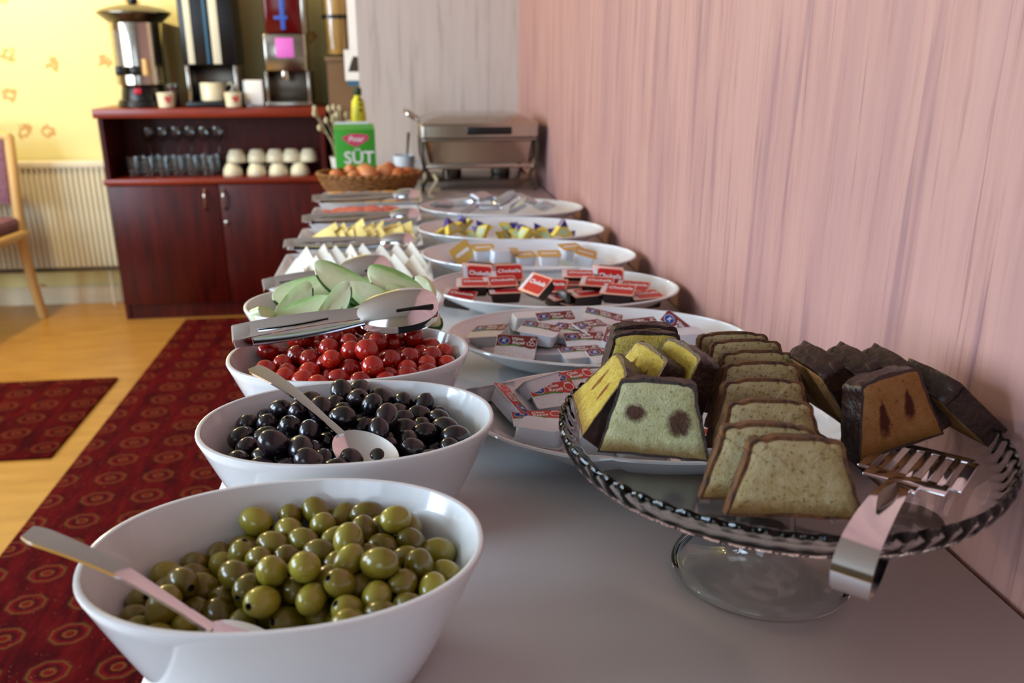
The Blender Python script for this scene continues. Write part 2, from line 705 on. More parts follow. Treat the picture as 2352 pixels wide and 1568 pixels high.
struct(B().box(XL, XR + 0.1, YB, YF + 0.1, -0.06, 0.0).obj('floor', 'floor_amber'))
struct(B().box(XL, XR + 0.1, YB, YF + 0.1, ZC, ZC + 0.06).obj('ceiling', 'ceiling_white'))
struct(B().box(XR, XR + 0.1, YB, YF + 0.1, 0, ZC).obj('wall_right', 'wallpaper_pink'))
struct(B().box(XL, XP, YF, YF + 0.1, 0, ZC).obj('wall_back', 'wallpaper_floral'))
struct(B().box(XP, XR, YP, YF + 0.1, 0, ZC).obj('wall_grey', 'wallpaper_grey'))


def wall_with_openings(name, axis, pos, thick, lo, hi, openings, mat):
    """a wall with real window openings: (from, to, sill, head)"""
    b = B()

    def bx(a0, a1, z0, z1):
        if a1 - a0 < 1e-4 or z1 - z0 < 1e-4:
            return
        if axis == 'x':
            b.box(pos - thick, pos, a0, a1, z0, z1)
        else:
            b.box(a0, a1, pos - thick, pos, z0, z1)
    cur = lo
    for a0, a1, z0, z1 in openings:
        bx(cur, a0, 0, ZC)
        bx(a0, a1, 0, z0)
        bx(a0, a1, z1, ZC)
        cur = a1
    bx(cur, hi, 0, ZC)
    return struct(b.obj(name, mat))


wall_with_openings('wall_left', 'x', XL, 0.12, YB, YF + 0.1, [(-0.40, 1.20, 0.75, 2.35), (1.45, 3.05, 0.75, 2.35)], 'plaster_cream')
wall_with_openings('wall_front', 'y', YB, 0.12, XL - 0.12, XR + 0.1, [(-2.45, -0.75, 0.8, 2.4)], 'plaster_cream')


def window(n, axis, pos, a0, a1, z0, z1):
    w = bpy.data.objects.new('window_%d' % n, None)
    COL.objects.link(w)
    struct(w)

    def piece(name, p0, p1, q0, q1, d0, d1, mat):
        b = B()
        if axis == 'x':
            b.box(d0, d1, p0, p1, q0, q1)
        else:
            b.box(p0, p1, d0, d1, q0, q1)
        b.obj(name, mat, w)
    t = 0.06
    d0, d1 = pos - 0.09, pos - 0.03
    for (p0, p1, q0, q1) in ((a0, a1, z0, z0 + t), (a0, a1, z1 - t, z1), (a0, a0 + t, z0 + t, z1 - t), (a1 - t, a1, z0 + t, z1 - t),
                             ((a0 + a1) / 2 - t / 2, (a0 + a1) / 2 + t / 2, z0 + t, z1 - t)):
        piece('window_frame', p0, p1, q0, q1, d0, d1, 'window_white')
    m = (a0 + a1) / 2
    piece('pane', a0 + t, m - t / 2, z0 + t, z1 - t, pos - 0.063, pos - 0.057, 'window_glass')
    piece('pane', m + t / 2, a1 - t, z0 + t, z1 - t, pos - 0.063, pos - 0.057, 'window_glass')
    piece('window_sill', a0 - 0.05, a1 + 0.05, z0 - 0.03, z0, pos - 0.12, pos + 0.06, 'window_white')


window(1, 'x', XL, -0.40, 1.20, 0.75, 2.35)
window(2, 'x', XL, 1.45, 3.05, 0.75, 2.35)
window(3, 'y', YB, -2.45, -0.75, 0.8, 2.4)

# carpets
tag(B().rbox(-1.04, 0.30, -1.2, 4.10, 0.0, 0.010, 0.004).obj('carpet_runner', 'carpet_red'),
    'long dark red patterned carpet runner beside and under the buffet table', 'carpet')
tag(B().rbox(-2.6, -1.125, 2.617, 3.325, 0.0, 0.010, 0.004).obj('carpet', 'carpet_red'),
    'smaller dark red patterned carpet lying across the amber floor', 'carpet')

# ------------------------------------------------------------------ buffet table
tbl = thing('buffet_table', 'long white buffet table standing along the pink wall', 'table', (0.155, 1.9, 0))
B().rbox(-0.365, 0.362, -1.72, 1.82, TZ - 0.032, TZ - 0.002, 0.006).obj('tabletop', 'tabletop', tbl)
B().box(-0.33, 0.33, -1.66, 1.76, TZ - 0.11, TZ - 0.032).obj('apron', 'tabletop', tbl)
for sx in (-0.30, 0.30):
    for sy in (-1.6, 1.7):
        B().rbox(sx - 0.03, sx + 0.03, sy - 0.03, sy + 0.03, 0.010, TZ - 0.11, 0.006).obj('leg', 'tabletop', tbl)

# the cover of the table: flat on top, its scalloped lace edge flares out over the aisle side
cb = B()
ys = [0.18 + i * (3.54 / 590) for i in range(591)]
cross = [(0.516, TZ), (0.15, TZ), (-0.205, TZ), (-0.2115, TZ - 0.002), (-0.2165, TZ - 0.008), (-0.2195, TZ - 0.018), (-0.224, TZ - 0.032)]
V, F = [], []
for i, y in enumerate(ys):
    for j, (x, z) in enumerate(cross):
        k = max(0, j - 4) / 2
        sc = abs(math.sin(y * PI / 0.022))
        V.append((x - 0.004 * k * sc, y, z - 0.010 * k * sc + 0.0006))
n = len(cross)
for i in range(len(ys) - 1):
    for j in range(n - 1):
        F.append((i * n + j, i * n + j + 1, (i + 1) * n + j + 1, (i + 1) * n + j))
cb.add(V, F)
cloth = thing('table_cover', 'white table cover with scalloped edge on the buffet table', 'tablecloth', (0, 0, 0))
o = cb.obj('cover_sheet', 'tabletop', cloth)
sol = o.modifiers.new('thickness', 'SOLIDIFY')
sol.thickness = 0.0012
sol.offset = -1

# ------------------------------------------------------------------ bowls and plates
def shell(a0, b0, a1, b1, H, t, power, foot=0.0, n=72, ex=2.0):
    """oval dish: outer wall from the base ellipse (a0,b0) to the rim (a1,b1), rounded lip, inner wall"""
    def ring(a, b, z):
        out = []
        for j in range(n):
            th = 2 * PI * j / n
            c, s_ = math.cos(th), math.sin(th)
            out.append((a * math.copysign(abs(c) ** (2 / ex), c), b * math.copysign(abs(s_) ** (2 / ex), s_), z))
        return out
    rings = [ring(a0 * 0.02, b0 * 0.02, 0.003), ring(a0 * 0.88, b0 * 0.86, 0.003), ring(a0 * 0.93, b0 * 0.92, 0.0), ring(a0, b0, 0.0)]
    for i in range(1, 13):
        s_ = i / 12
        g = s_ ** power
        rings.append(ring(a0 + (a1 - a0) * g, b0 + (b1 - b0) * g, 0.002 + (H - t * 0.5 - 0.002) * s_))
    rings.append(ring(a1 - t * 0.12, b1 - t * 0.12, H - t * 0.12))
    rings.append(ring(a1 - t * 0.5, b1 - t * 0.5, H))
    rings.append(ring(a1 - t * 0.88, b1 - t * 0.88, H - t * 0.12))
    for i in range(12, 0, -1):
        s_ = i / 12
        g = s_ ** power
        rings.append(ring(a0 - t + (a1 - a0) * g, b0 - t + (b1 - b0) * g, t + (H - t * 1.5) * s_))
    rings.append(ring((a0 - t) * 0.94, (b0 - t) * 0.92, t + 0.001))
    rings.append(ring(a0 * 0.02, b0 * 0.02, t))
    return B().loft(rings)


BW = dict(a0=0.092, b0=0.063, a1=0.146, b1=0.105, H=0.115, t=0.0055, power=0.85)
PL = dict(a0=0.122, b0=0.074, a1=0.234, b1=0.149, H=0.050, t=0.0055, power=0.62)
bowl_me = shell(ex=2.15, **BW).mesh('salad_bowl', 'ceramic', 50)
plate_me = shell(n=84, **PL).mesh('oval_plate', 'ceramic', 50)

BOWLS = [((-0.093, 0.572), 0, 'deep white oval bowl of green olives nearest the viewer'),
         ((-0.060, 0.803), 0, 'deep white oval bowl of black olives behind the green olives'),
         ((-0.068, 1.010), 1, 'deep white oval bowl of cherry tomatoes'),
         ((-0.085, 1.245), 4, 'deep white oval bowl of cucumber slices')]
for (x, y), a, lab in BOWLS:
    tag(ob('salad_bowl', bowl_me, None, (x, y, TZ + 0.0012), (0, 0, R(a))), lab, 'bowl', 'deep oval bowls along the aisle side')

PLATES = [((0.300, 0.930), 'white oval plate of strawberry jam portions partly under the cake stand'),
          ((0.297, 1.238), 'white oval plate of cherry jam portions'),
          ((0.279, 1.535), 'white oval plate of red-lidded chocolate spread tubs'),
          ((0.273, 1.812), 'white oval plate of gold-lidded honey portions'),
          ((0.272, 2.105), 'white oval plate of purple and yellow wrapped triangles'),
          ((0.286, 2.425), 'white oval plate of silver foil packets, furthest along the wall')]
for (x, y), lab in PLATES:
    tag(ob('oval_plate', plate_me, None, (x, y, TZ + 0.0012), (0, 0, R(-11))), lab, 'plate', 'oval plates along the pink wall')


# ------------------------------------------------------------------ olives and tomatoes: a settled heap in each bowl
def inner(z):
    s_ = min(1.0, max(0.0, (z - BW['t']) / (BW['H'] - BW['t'] * 1.5)))
    g = s_ ** BW['power']
    return BW['a0'] - BW['t'] + (BW['a1'] - BW['a0']) * g, BW['b0'] - BW['t'] + (BW['b1'] - BW['b0']) * g


def settle(n, rmin, rmax, seed, drift=(0, 0), zf=0.0, iters=420):
    """drop n balls into the bowl and let them come to rest (positions only, in the bowl's frame)"""
    rng = np.random.default_rng(seed)
    r = rng.uniform(rmin, rmax, n)
    th = rng.uniform(0, 2 * PI, n)
    q = np.sqrt(rng.uniform(0, 1, n)) * 0.55
    P = np.stack([q * np.cos(th) * 0.15, q * np.sin(th) * 0.10, rng.uniform(0.06, 0.20, n)], 1)
    iu = np.triu_indices(n, 1)
    tgt = r[iu[0]] + r[iu[1]]
    for it in range(iters):
        g = 0.0016 if it < iters - 60 else 0.0003
        P[:, 2] -= g
        P[:, 0] += drift[0] * g
        P[:, 1] += drift[1] * g
        for _ in range(4):
            D = P[iu[0]] - P[iu[1]]
            L = np.sqrt((D ** 2).sum(1)) + 1e-9
            ov = tgt - L
            m = ov > 0
            if m.any():
                c = (D[m] / L[m][:, None]) * (ov[m] * 0.42)[:, None]
                np.add.at(P, iu[0][m], c)
                np.add.at(P, iu[1][m], -c)
            zc = np.clip((P[:, 2] - BW['t']) / (BW['H'] - BW['t'] * 1.5), 0, 1)
            gg = zc ** BW['power']
            a = BW['a0'] - BW['t'] + (BW['a1'] - BW['a0']) * gg - r * 1.12
            b = BW['b0'] - BW['t'] + (BW['b1'] - BW['b0']) * gg - r * 1.12
            e = np.sqrt((P[:, 0] / a) ** 2 + (P[:, 1] / b) ** 2)
            o = e > 1
            P[o, 0] /= e[o]
            P[o, 1] /= e[o]
            P[:, 2] = np.where(o, P[:, 2] + np.minimum(0.0012, (e - 1) * 0.01), P[:, 2])
            P[:, 2] = np.maximum(P[:, 2], max(BW['t'], zf) + r)
    return P, r


def olive_mesh(name, mat, hole):
    # unit-length olive along z, with the pit hole at the top end
    prof = []
    k = 14
    for i in range(k + 1):
        a = PI * i / k
        rr = math.sin(a) ** 0.92
        z = -math.cos(a) * 1.16
        prof.append((max(rr, 0.02), z))
    b = B()
    if hole:
        prof = [p for p in prof if not (p[1] > 0 and p[0] < 0.24)]
        b.lathe(prof, 20, cap1=False)
        zt = prof[-1][1]
        b.lathe([(prof[-1][0], zt), (0.19, zt + 0.02), (0.15, zt - 0.05), (0.12, zt - 0.3)], 20, mi=1, cap0=False)
    else:
        prof[-1] = (0.02, 1.22)
        b.lathe(prof, 20)
    return b.mesh(name, [mat, 'pit_dark'], 60)


def heap(name, label, group, cat, mesh_list, center, n, rmin, rmax, seed, drift, zf, squash=1.0, clear=None):
    # only the upper layers: what lies deeper in the bowl cannot be seen
    P, r = settle(n, rmin, rmax, seed, drift, zf)
    ztop = np.percentile(P[:, 2], 88)
    rnd = random.Random(seed)
    k = 0
    for p, q in zip(P, r):
        # nothing lies on top of the spoon
        if clear:
            a_, b_ = Vector(clear[0]), Vector(clear[1])
            w_ = Vector((center[0] + p[0], center[1] + p[1], TZ + p[2]))
            u_ = max(0, min(1, (w_ - a_).dot(b_ - a_) / (b_ - a_).length_squared))
            c_ = a_.lerp(b_, u_)
            if math.hypot(w_.x - c_.x, w_.y - c_.y) < (0.032 if u_ > 0.62 else 0.014) and w_.z > c_.z - q * 1.1:
                continue
        me = mesh_list[0] if rnd.random() < 0.55 else mesh_list[-1]
        o = ob(name, me, None, (center[0] + p[0], center[1] + p[1], TZ + 0.0012 + p[2]))
        o.rotation_euler = (rnd.uniform(0, PI * 2), rnd.uniform(0, PI * 2), rnd.uniform(0, PI * 2))
        s_ = q * squash
        o.scale = (s_ * rnd.uniform(0.93, 1.02), s_ * rnd.uniform(0.93, 1.02), s_ * rnd.uniform(0.98, 1.12))
        ex, ey = p[0] / inner(p[2])[0], p[1] / inner(p[2])[1]
        if p[2] > ztop:
            where = 'on top of the heap in'
        elif ex > 0.55:
            where = 'at the right end of'
        elif ex < -0.55:
            where = 'at the left end of'
        elif ey < -0.45:
            where = 'behind the front rim of'
        elif ey > 0.45:
            where = 'along the back rim of'
        else:
            where = 'in the middle of'
        tag(o, label % where, cat, group)
        k += 1
    return P


SPOON1 = ((-0.258, 0.545, 0.905), (-0.088, 0.496, 0.816))
SPOON2 = ((-0.162, 0.885, 0.894), (-0.018, 0.712, 0.850))
go1, go2 = olive_mesh('green_olive', 'olive_green', True), olive_mesh('green_olive', 'olive_green', False)
heap('green_olive', 'glossy green olive %s the nearest white bowl', 'green olives in the nearest bowl', 'olive', [go1, go2],
     BOWLS[0][0], 135, 0.0100, 0.0120, 4, (0.16, -0.02), 0.062, clear=SPOON1)
bo1, bo2 = olive_mesh('black_olive', 'olive_black', True), olive_mesh('black_olive', 'olive_black', False)
heap('black_olive', 'shiny black olive %s the second white bowl', 'black olives in the second bowl', 'olive', [bo1, bo2],
     BOWLS[1][0], 152, 0.0105, 0.0128, 9, (0.0, 0.0), 0.064, clear=SPOON2)


def tomato_mesh():
    prof = []
    k = 14
    for i in range(k + 1):
        a = PI * i / k
        rr, z = math.sin(a), -math.cos(a) * 0.95
        if i == k:
            rr, z = 0.05, 0.86
        if i == k - 1:
            z = 0.90
        prof.append((max(rr, 0.02), z))
    b = B()
    b.lathe(prof, 20)
    b.lathe([(0.10, 0.875), (0.06, 0.905), (0.01, 0.905)], 8, mi=1)
    return b.mesh('cherry_tomato', ['tomato_red', 'stem_scar'], 60)


tm = tomato_mesh()
heap('cherry_tomato', 'round red cherry tomato %s the third white bowl', 'cherry tomatoes in the third bowl', 'tomato', [tm],
     BOWLS[2][0], 124, 0.0112, 0.0145, 21, (0.10, 0.05), 0.064)


# ------------------------------------------------------------------ cucumber slices
def cucumber_slice(L, W, T, curl, skew=0.0):
    """a long slanted slice: flesh plate with a strip of skin along its rim"""
    def outline(k, z, inset):
        out = []
        for j in range(k):
            th = 2 * PI * j / k
            x = (L / 2 - inset) * math.copysign(abs(math.cos(th)) ** 0.85, math.cos(th))
            y = (W / 2 - inset) * math.copysign(abs(math.sin(th)) ** 0.85, math.sin(th))
            x += skew * y
            out.append((x, y, z + curl * ((x / (L / 2)) ** 2) + curl * 0.3 * (y / (W / 2)) ** 2))
        return out
    k = 36
    flesh = B().loft([outline(k, -T / 2, W * 0.3), outline(k, -T / 2, 0.0012), outline(k, -T / 2 + 0.0006, 0.0006), outline(k, T / 2 - 0.0006, 0.0006),
                      outline(k, T / 2, 0.0012), outline(k, T / 2 + 0.0003, W * 0.3)])
    # the skin covers one long side of the slice only
    skin = B()
    rows = [outline(k, -T / 2, 0.0012), outline(k, -T / 2 - 0.0002, -0.0002), outline(k, T / 2 + 0.0002, -0.0002), outline(k, T / 2 + 0.0004, 0.0028)]
    js = list(range(k // 2 + 1, k + 1))
    V = [rows[q][j % k] for j in js for q in range(4)]
    F = [(4 * i + q, 4 * i + q + 1, 4 * i + q + 5, 4 * i + q + 4) for i in range(len(js) - 1) for q in range(3)]
    skin.add(V, F)
    return flesh.mesh('flesh', 'cuc_flesh', 45), skin.mesh('skin', 'cuc_skin', 45)


CUC = [  # x, y, z, rx, ry, rz, length, width, curl, label
    (-0.190, 1.200, 0.870, 66, 20, 60, 0.050, 0.044, 0.000, 'short thick cucumber piece at the left end of the bowl'),
    (-0.166, 1.172, 0.862, 66, -30, 50, 0.056, 0.036, 0.004, 'small upright cucumber slice beside the short thick piece'),
    (-0.134, 1.205, 0.880, 58, -20, 8, 0.092, 0.048, 0.004, 'broad cucumber slice with pale centre lying left of the middle'),
    (-0.104, 1.180, 0.884, 66, -48, 24, 0.100, 0.038, 0.016, 'curled cucumber slice showing its dark green skin'),
    (-0.084, 1.158, 0.868, 56, -26, 20, 0.104, 0.042, 0.000, 'pale cucumber slice at the front of the bowl'),
    (-0.040, 1.158, 0.864, 46, -8, 4, 0.098, 0.038, 0.000, 'flat cucumber slice lying along the front rim'),
    (-0.138, 1.262, 0.898, 56, -10, 4, 0.110, 0.044, 0.004, 'cucumber slice at the back left under the tongs'),
    (-0.078, 1.238, 0.908, 58, 26, -8, 0.112, 0.048, 0.003, 'topmost long cucumber slice across the middle'),
    (-0.036, 1.205, 0.892, 62, 38, -20, 0.098, 0.044, 0.000, 'cucumber slice sloping down to the right of the middle'),
    (-0.004, 1.232, 0.902, 54, 22, -8, 0.100, 0.056, 0.000, 'yellowish cucumber slice at the right'),
    (0.014, 1.205, 0.884, 52, 22, -14, 0.088, 0.044, 0.000, 'cucumber slice just below the yellowish right one'),
    (0.036, 1.272, 0.892, 70, 40, -60, 0.052, 0.028, 0.006, 'dark-skinned cucumber end at the right rim'),
    (-0.096, 1.215, 0.866, 40, 0, 0, 0.104, 0.050, 0.000, 'cucumber slice buried beneath the curled one'),
    (-0.018, 1.175, 0.872, 52, 14, -8, 0.098, 0.046, 0.000, 'cucumber slice low at the front right'),
    (-0.058, 1.292, 0.886, 50, 4, -4, 0.110, 0.046, 0.000, 'cucumber slice at the very back of the bowl'),
    (-0.160, 1.232, 0.884, 60, -34, 30, 0.078, 0.040, 0.004, 'cucumber slice leaning between the short piece and the broad one'),
    (-0.110, 1.290, 0.890, 52, 14, -6, 0.100, 0.042, 0.000, 'cucumber slice behind the topmost long one'),
]
for x, y, z, rx, ry, rz, L, W, cu, lab in CUC:
    z -= 0.022
    t = thing('cucumber_slice', lab, 'cucumber', (x, y, z), (R(rx), R(ry), R(rz)), 'cucumber slices in the fourth bowl')
    f, s_ = cucumber_slice(L, W, 0.016 if 'thick' in lab else 0.0085, cu, 0.9 * math.sin(x * 431 + y * 77))
    ob('flesh', f, t)
    ob('skin', s_, t)


# ------------------------------------------------------------------ spoons and tongs
def spoon_parts(t, L, bowl_l, bowl_w, depth, bend):
    """spoon along +x with its bowl tip at x=L, handle end at 0"""
    n = 18
    k = L - bowl_l
    pts = [(0, 0, 0.0), (k * 0.25, 0, bend * 0.55), (k * 0.5, 0, bend * 0.8), (k * 0.78, 0, bend * 0.45), (k * 0.92, 0, 0.002), (k + 0.004, 0, 0.0)]
    path = smoothpath(pts, 6)
    ws = []
    for p in path:
        u = p[0] / k
        ws.append(0.017 * max(0.35, 1 - abs(u - 0.05) ** 1.0 * 0.75) if u < 0.9 else 0.0075)
    ws[0] = 0.012
    ws[1] = 0.0155
    B().ribbon(path, ws, (0, 1, 0), 0.0026, crown=0.0004).obj('handle', 'chrome', t)
    rings = []
    m = 22
    # concave bowl: cup-shaped shell, thickness 1.2 mm
    def rim(s_, z, g):
        out = []
        for j in range(m * 2):
            th = 2 * PI * j / (m * 2)
            x = k + bowl_l / 2 + bowl_l / 2 * s_ * math.cos(th)
            wy = bowl_w / 2 * s_ * math.sin(th) * (1 + 0.10 * math.cos(th))
            out.append((x, wy, z + g))
        return out
    lv = [0.02, 0.35, 0.6, 0.8, 0.93, 1.0]
    bot = [rim(q, -depth * (1 - q ** 2.2), -0.0012) for q in lv]
    top = [rim(q * 0.985, -depth * (1 - q ** 2.2), 0.0) for q in reversed(lv)]
    B().loft(bot + top).obj('spoon_bowl', 'chrome', t)


def frame_from(p0, p1, up):
    x = (Vector(p1) - Vector(p0)).normalized()
    z = Vector(up)
    z = (z - x * z.dot(x)).normalized()
    y = z.cross(x)
    m = Matrix((x, y, z)).transposed()
    return m.to_euler()


p0, p1 = SPOON1
t = thing('serving_spoon', 'steel serving spoon resting in the green olives, handle over the left rim', 'spoon', p0, frame_from(p0, p1, (0.1, -0.1, 1)))
spoon_parts(t, (Vector(p1) - Vector(p0)).length, 0.062, 0.040, 0.010, 0.010)
p0, p1 = SPOON2
t = thing('serving_spoon', 'steel serving spoon lying across the black olives', 'spoon', p0, frame_from(p0, p1, (0.0, -0.25, 1)))
spoon_parts(t, (Vector(p1) - Vector(p0)).length, 0.078, 0.052, 0.010, 0.010)


def tongs(label, p0, p1, up, L, head_l, head_w, gap, reflection_bar=True):
    """two sprung arms from a squared hinge end to two spoon heads, one above the other"""
    t = thing('serving_tongs', label, 'tongs', p0, frame_from(p0, p1, up), 'steel serving tongs on the buffet')
    hk = L - head_l
    B().rbox(-0.004, 0.020, -0.0125, 0.0125, -gap * 0.42, gap * 0.42, 0.003).obj('hinge_end', 'chrome', t)
    for sgn, nm in ((1, 'upper_arm'), (-1, 'lower_arm')):
        def zc(x):
            return sgn * (gap * 0.36 + 0.004 * math.sin(PI * min(1, x / hk)))
        xs = [0.006 + (hk - 0.006) * i / 14 for i in range(15)]
        ws = [0.023 - 0.006 * (i / 14) ** 2 for i in range(15)]
        arm = B().ribbon([(x, 0, zc(x)) for x in xs], ws, (0, 1, 0), 0.0014, crown=0.0016 * sgn)
        # stiffening ridge pressed into the arm
        arm.ribbon([(x, 0, zc(x) + sgn * 0.0014) for x in xs[2:11]], [0.004 + 0.005 * math.sin(PI * i / 8) for i in range(9)], (0, 1, 0), 0.0016)
        a = arm.obj(nm, 'chrome', t)
        m = 40
        z0 = zc(hk)

        def ring(q, g):
            out = []
            for j in range(m):
                th = 2 * PI * j / m
                x = hk - 0.008 + (head_l + 0.008) / 2 * (1 + q * math.cos(th))
                y = head_w / 2 * q * math.copysign(abs(math.sin(th)) ** 0.8, math.sin(th)) * (1 + 0.12 * math.cos(th))
                out.append((x, y, z0 + sgn * (0.010 * (1 - q ** 2.4) * 1.2 + 0.0) + g))
            return out
        lv = [0.02, 0.3, 0.55, 0.78, 0.92, 1.0]
        hb = B().loft([ring(q, 0) for q in lv] + [ring(q * 0.985, -0.0012 * sgn) for q in reversed(lv)])
        h = hb.obj('spoon_head', 'chrome', a)
        if reflection_bar:
            B().rbox(hk + head_l * 0.42, hk + head_l * 0.92, -head_w * 0.235, -head_w * 0.165, z0 + sgn * 0.0075 - 0.004, z0 + sgn * 0.0075 + 0.0046, 0.0015).obj('reflection_bar', 'black_plastic', a)  # black bar standing in for a dark reflection on the head, no opening
    return t


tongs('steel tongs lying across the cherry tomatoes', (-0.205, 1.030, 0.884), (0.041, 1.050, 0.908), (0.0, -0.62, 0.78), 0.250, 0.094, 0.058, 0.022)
tongs('steel tongs with a dark reflection bar on the head between cucumbers and white cheese', (-0.243, 1.518, 0.820), (-0.018, 1.558, 0.840), (0, -0.70, 0.72), 0.226, 0.088, 0.060, 0.020)
tongs('steel tongs lying at the back edge of the white cheese tray', (-0.262, 1.972, 0.800), (0.030, 1.950, 0.806), (0, -0.6, 0.8), 0.292, 0.070, 0.042, 0.014, False)
tongs('steel tongs lying between yellow cheese and pink salami', (-0.252, 2.285, 0.800), (0.050, 2.295, 0.806), (0, -0.6, 0.8), 0.302, 0.070, 0.042, 0.014, False)
tongs('steel tongs furthest along, in front of the orange pastries', (-0.252, 2.585, 0.806), (0.058, 2.595, 0.812), (0, -0.6, 0.8), 0.310, 0.070, 0.042, 0.014, False)

# ------------------------------------------------------------------ portion packs on the plates
LW, LD = 0.062, 0.044       # lid width and depth


def tub_mesh(name, mat, w, d, h, r):
    b = B()
    rings = []
    for s_, z in ((0.74, -h), (0.80, -h), (0.83, -h + 0.002), (0.90, -0.002), (0.905, -0.0008)):
        rings.append([(x, y, z) for x, y in rrect(w * s_, d * s_, r, 4)])
    b.loft(rings)
    return b.mesh(name, mat, 40)


def lid_mesh(name, mat, w, d, r, curl=0.0):
    b = B()
    def ring(k, z):
        return [(x * k, y * k, z) for x, y in rrect(w, d, r, 4)]
    b.loft([ring(1, -0.0008), ring(1, 0.0002), ring(0.985, 0.0005)])
    return b.mesh(name, mat, 30)


def flat(name, poly, mat, z=0.0006, th=0.0003):
    return B().loft([[(x, y, z - 0.0002) for x, y in poly], [(x, y, z + th) for x, y in poly]]).mesh(name, mat, 20)


def ellipse(cx, cy, a, b, n=24):
    return [(cx + a * math.cos(2 * PI * i / n), cy + b * math.sin(2 * PI * i / n)) for i in range(n)]


def ring_mesh(name, cx, cy, a, b, w, mat, z=0.0012):
    n = 20
    o = ellipse(cx, cy, a, b, n)
    i_ = ellipse(cx, cy, a - w, b - w, n)
    bb = B()
    bb.loft([[(x, y, z - 0.0003) for x, y in o], [(x, y, z) for x, y in o], [(x, y, z) for x, y in i_], [(x, y, z - 0.0003) for x, y in i_]], loop=True)
    return bb


def jam_prints(mat, words, fruit):
    """printed band along the far long edge, emblem, two words and an outlined fruit"""
    w, d = LW / 2, LD / 2
    band = [(-w * 0.97, d * 0.96), (w * 0.97, d * 0.96), (w * 0.97, -d * 0.05), (w * 0.72, -d * 0.10), (w * 0.35, d * 0.06), (-w * 0.1, d * 0.20),
            (-w * 0.5, d * 0.16), (-w * 0.97, d * 0.02)]
    band = band[::-1]
    ed = [(-w * 0.97, d * 0.02), (-w * 0.5, d * 0.16), (-w * 0.1, d * 0.20), (w * 0.35, d * 0.06), (w * 0.35, -d * 0.01), (-w * 0.1, d * 0.10), (-w * 0.5, d * 0.06)]
    out = [('printed_band', flat('printed_band', band, mat)), ('green_leaf_stroke', flat('green_leaf_stroke', ed[::-1], 'green_ink', 0.0008))]
    out.append(('emblem', flat('emblem', ellipse(-w * 0.62, d * 0.46, 0.0082, 0.0066), 'blue_ink', 0.0010)))
    e2 = ring_mesh('emblem_ring', -w * 0.62, d * 0.46, 0.0088, 0.0072, 0.0008, 'white_ink')
    out.append(('emblem_ring', e2.mesh('emblem_ring', 'white_ink', 20)))
    k = text_mesh('emblem_letter', 'K', 0.0095, 'white_ink', 0.0002, 0.2)
    out.append(('emblem_letter', k, (-w * 0.62, d * 0.46, 0.0015)))
    out.append(('lettering', text_mesh('lettering', words[0], 0.0078, 'white_ink', 0.0002, 0.2), (w * 0.02, d * 0.66, 0.0012)))
    out.append(('lettering', text_mesh('lettering', words[1], 0.0078, 'white_ink', 0.0002, 0.2), (w * 0.10, d * 0.33, 0.0012)))
    fr = B()
    if fruit == 'cherry':
        for cx, cy in ((w * 0.62, d * 0.30), (w * 0.80, d * 0.26)):
            r_ = ring_mesh('f', cx, cy, 0.0034, 0.0034, 0.0008, 'white_ink')
            fr.add(r_.v, r_.f)
        fr.ribbon([(w * 0.63, d * 0.44, 0.001), (w * 0.70, d * 0.72, 0.001)], [0.0008, 0.0008], (1, 0, 0), 0.0003)
        fr.ribbon([(w * 0.80, d * 0.40, 0.001), (w * 0.70, d * 0.72, 0.001)], [0.0008, 0.0008], (1, 0, 0), 0.0003)
        r_ = ring_mesh('f', w * 0.80, d * 0.74, 0.0036, 0.0020, 0.0007, 'white_ink')
        fr.add(r_.v, r_.f)
    else:
        r_ = ring_mesh('f', w * 0.72, d * 0.46, 0.0066, 0.0078, 0.0009, 'white_ink')
        fr.add(r_.v, r_.f)
        r_ = ring_mesh('f', w * 0.72, d * 0.80, 0.0040, 0.0016, 0.0007, 'white_ink')
        fr.add(r_.v, r_.f)
    out.append(('fruit_drawing', fr.mesh('fruit_drawing', 'white_ink', 20)))
    return out


TUB = tub_mesh('tub', 'white_tub', LW, LD, 0.020, 0.006)
LID = lid_mesh('lid', 'lid_print', LW, LD, 0.004)
CH_PR = jam_prints('cherry_band', ('Vişne', 'Reçeli'), 'cherry')
ST_PR = jam_prints('straw_band', ('Çilek', 'Reçeli'), 'strawberry')
CTUB = tub_mesh('tub', 'choco_tub', LW, LD, 0.021, 0.005)
CLID = lid_mesh('lid', 'choco_border', LW, LD, 0.003)
w_, d_ = LW / 2, LD / 2
C_PR = [('red_panel', flat('red_panel', [(x + w_ * 0.13, y) for x, y in rrect(LW * 0.78, LD * 0.80, 0.005, 4)], 'choco_red')),
        ('lettering', text_mesh('lettering', 'Chokella', 0.0125, 'white_ink', 0.0002, 0.15), (w_ * 0.13, d_ * 0.15, 0.0012)),
        ('fine_print', flat('fine_print', [(-w_ * 0.93, -d_ * 0.8), (-w_ * 0.70, -d_ * 0.8), (-w_ * 0.70, d_ * 0.8), (-w_ * 0.93, d_ * 0.8)], 'lid_print', 0.0006))]
HW = 0.050
HTUB = tub_mesh('tub', 'white_tub', HW, HW * 0.86, 0.026, 0.007)
HLID = lid_mesh('lid', 'gold_lid', HW, HW * 0.86, 0.006)
H_PR = [('pale_panel', flat('pale_panel', rrect(HW * 0.7, HW * 0.16, 0.003, 3), 'lid_white'))]


def portion(name, cat, group, row, tub, lid, prints):
    x, y, z, rx, ry, rz, lab = row
    t = thing(name, lab, cat, (x, y, z), (R(rx), R(ry), R(rz)), group)
    ob('tub', tub, t)
    l = ob('lid', lid, t)
    for p in prints:
        ob(p[0], p[1], l, p[2] if len(p) > 2 else (0, 0, 0))
    return t


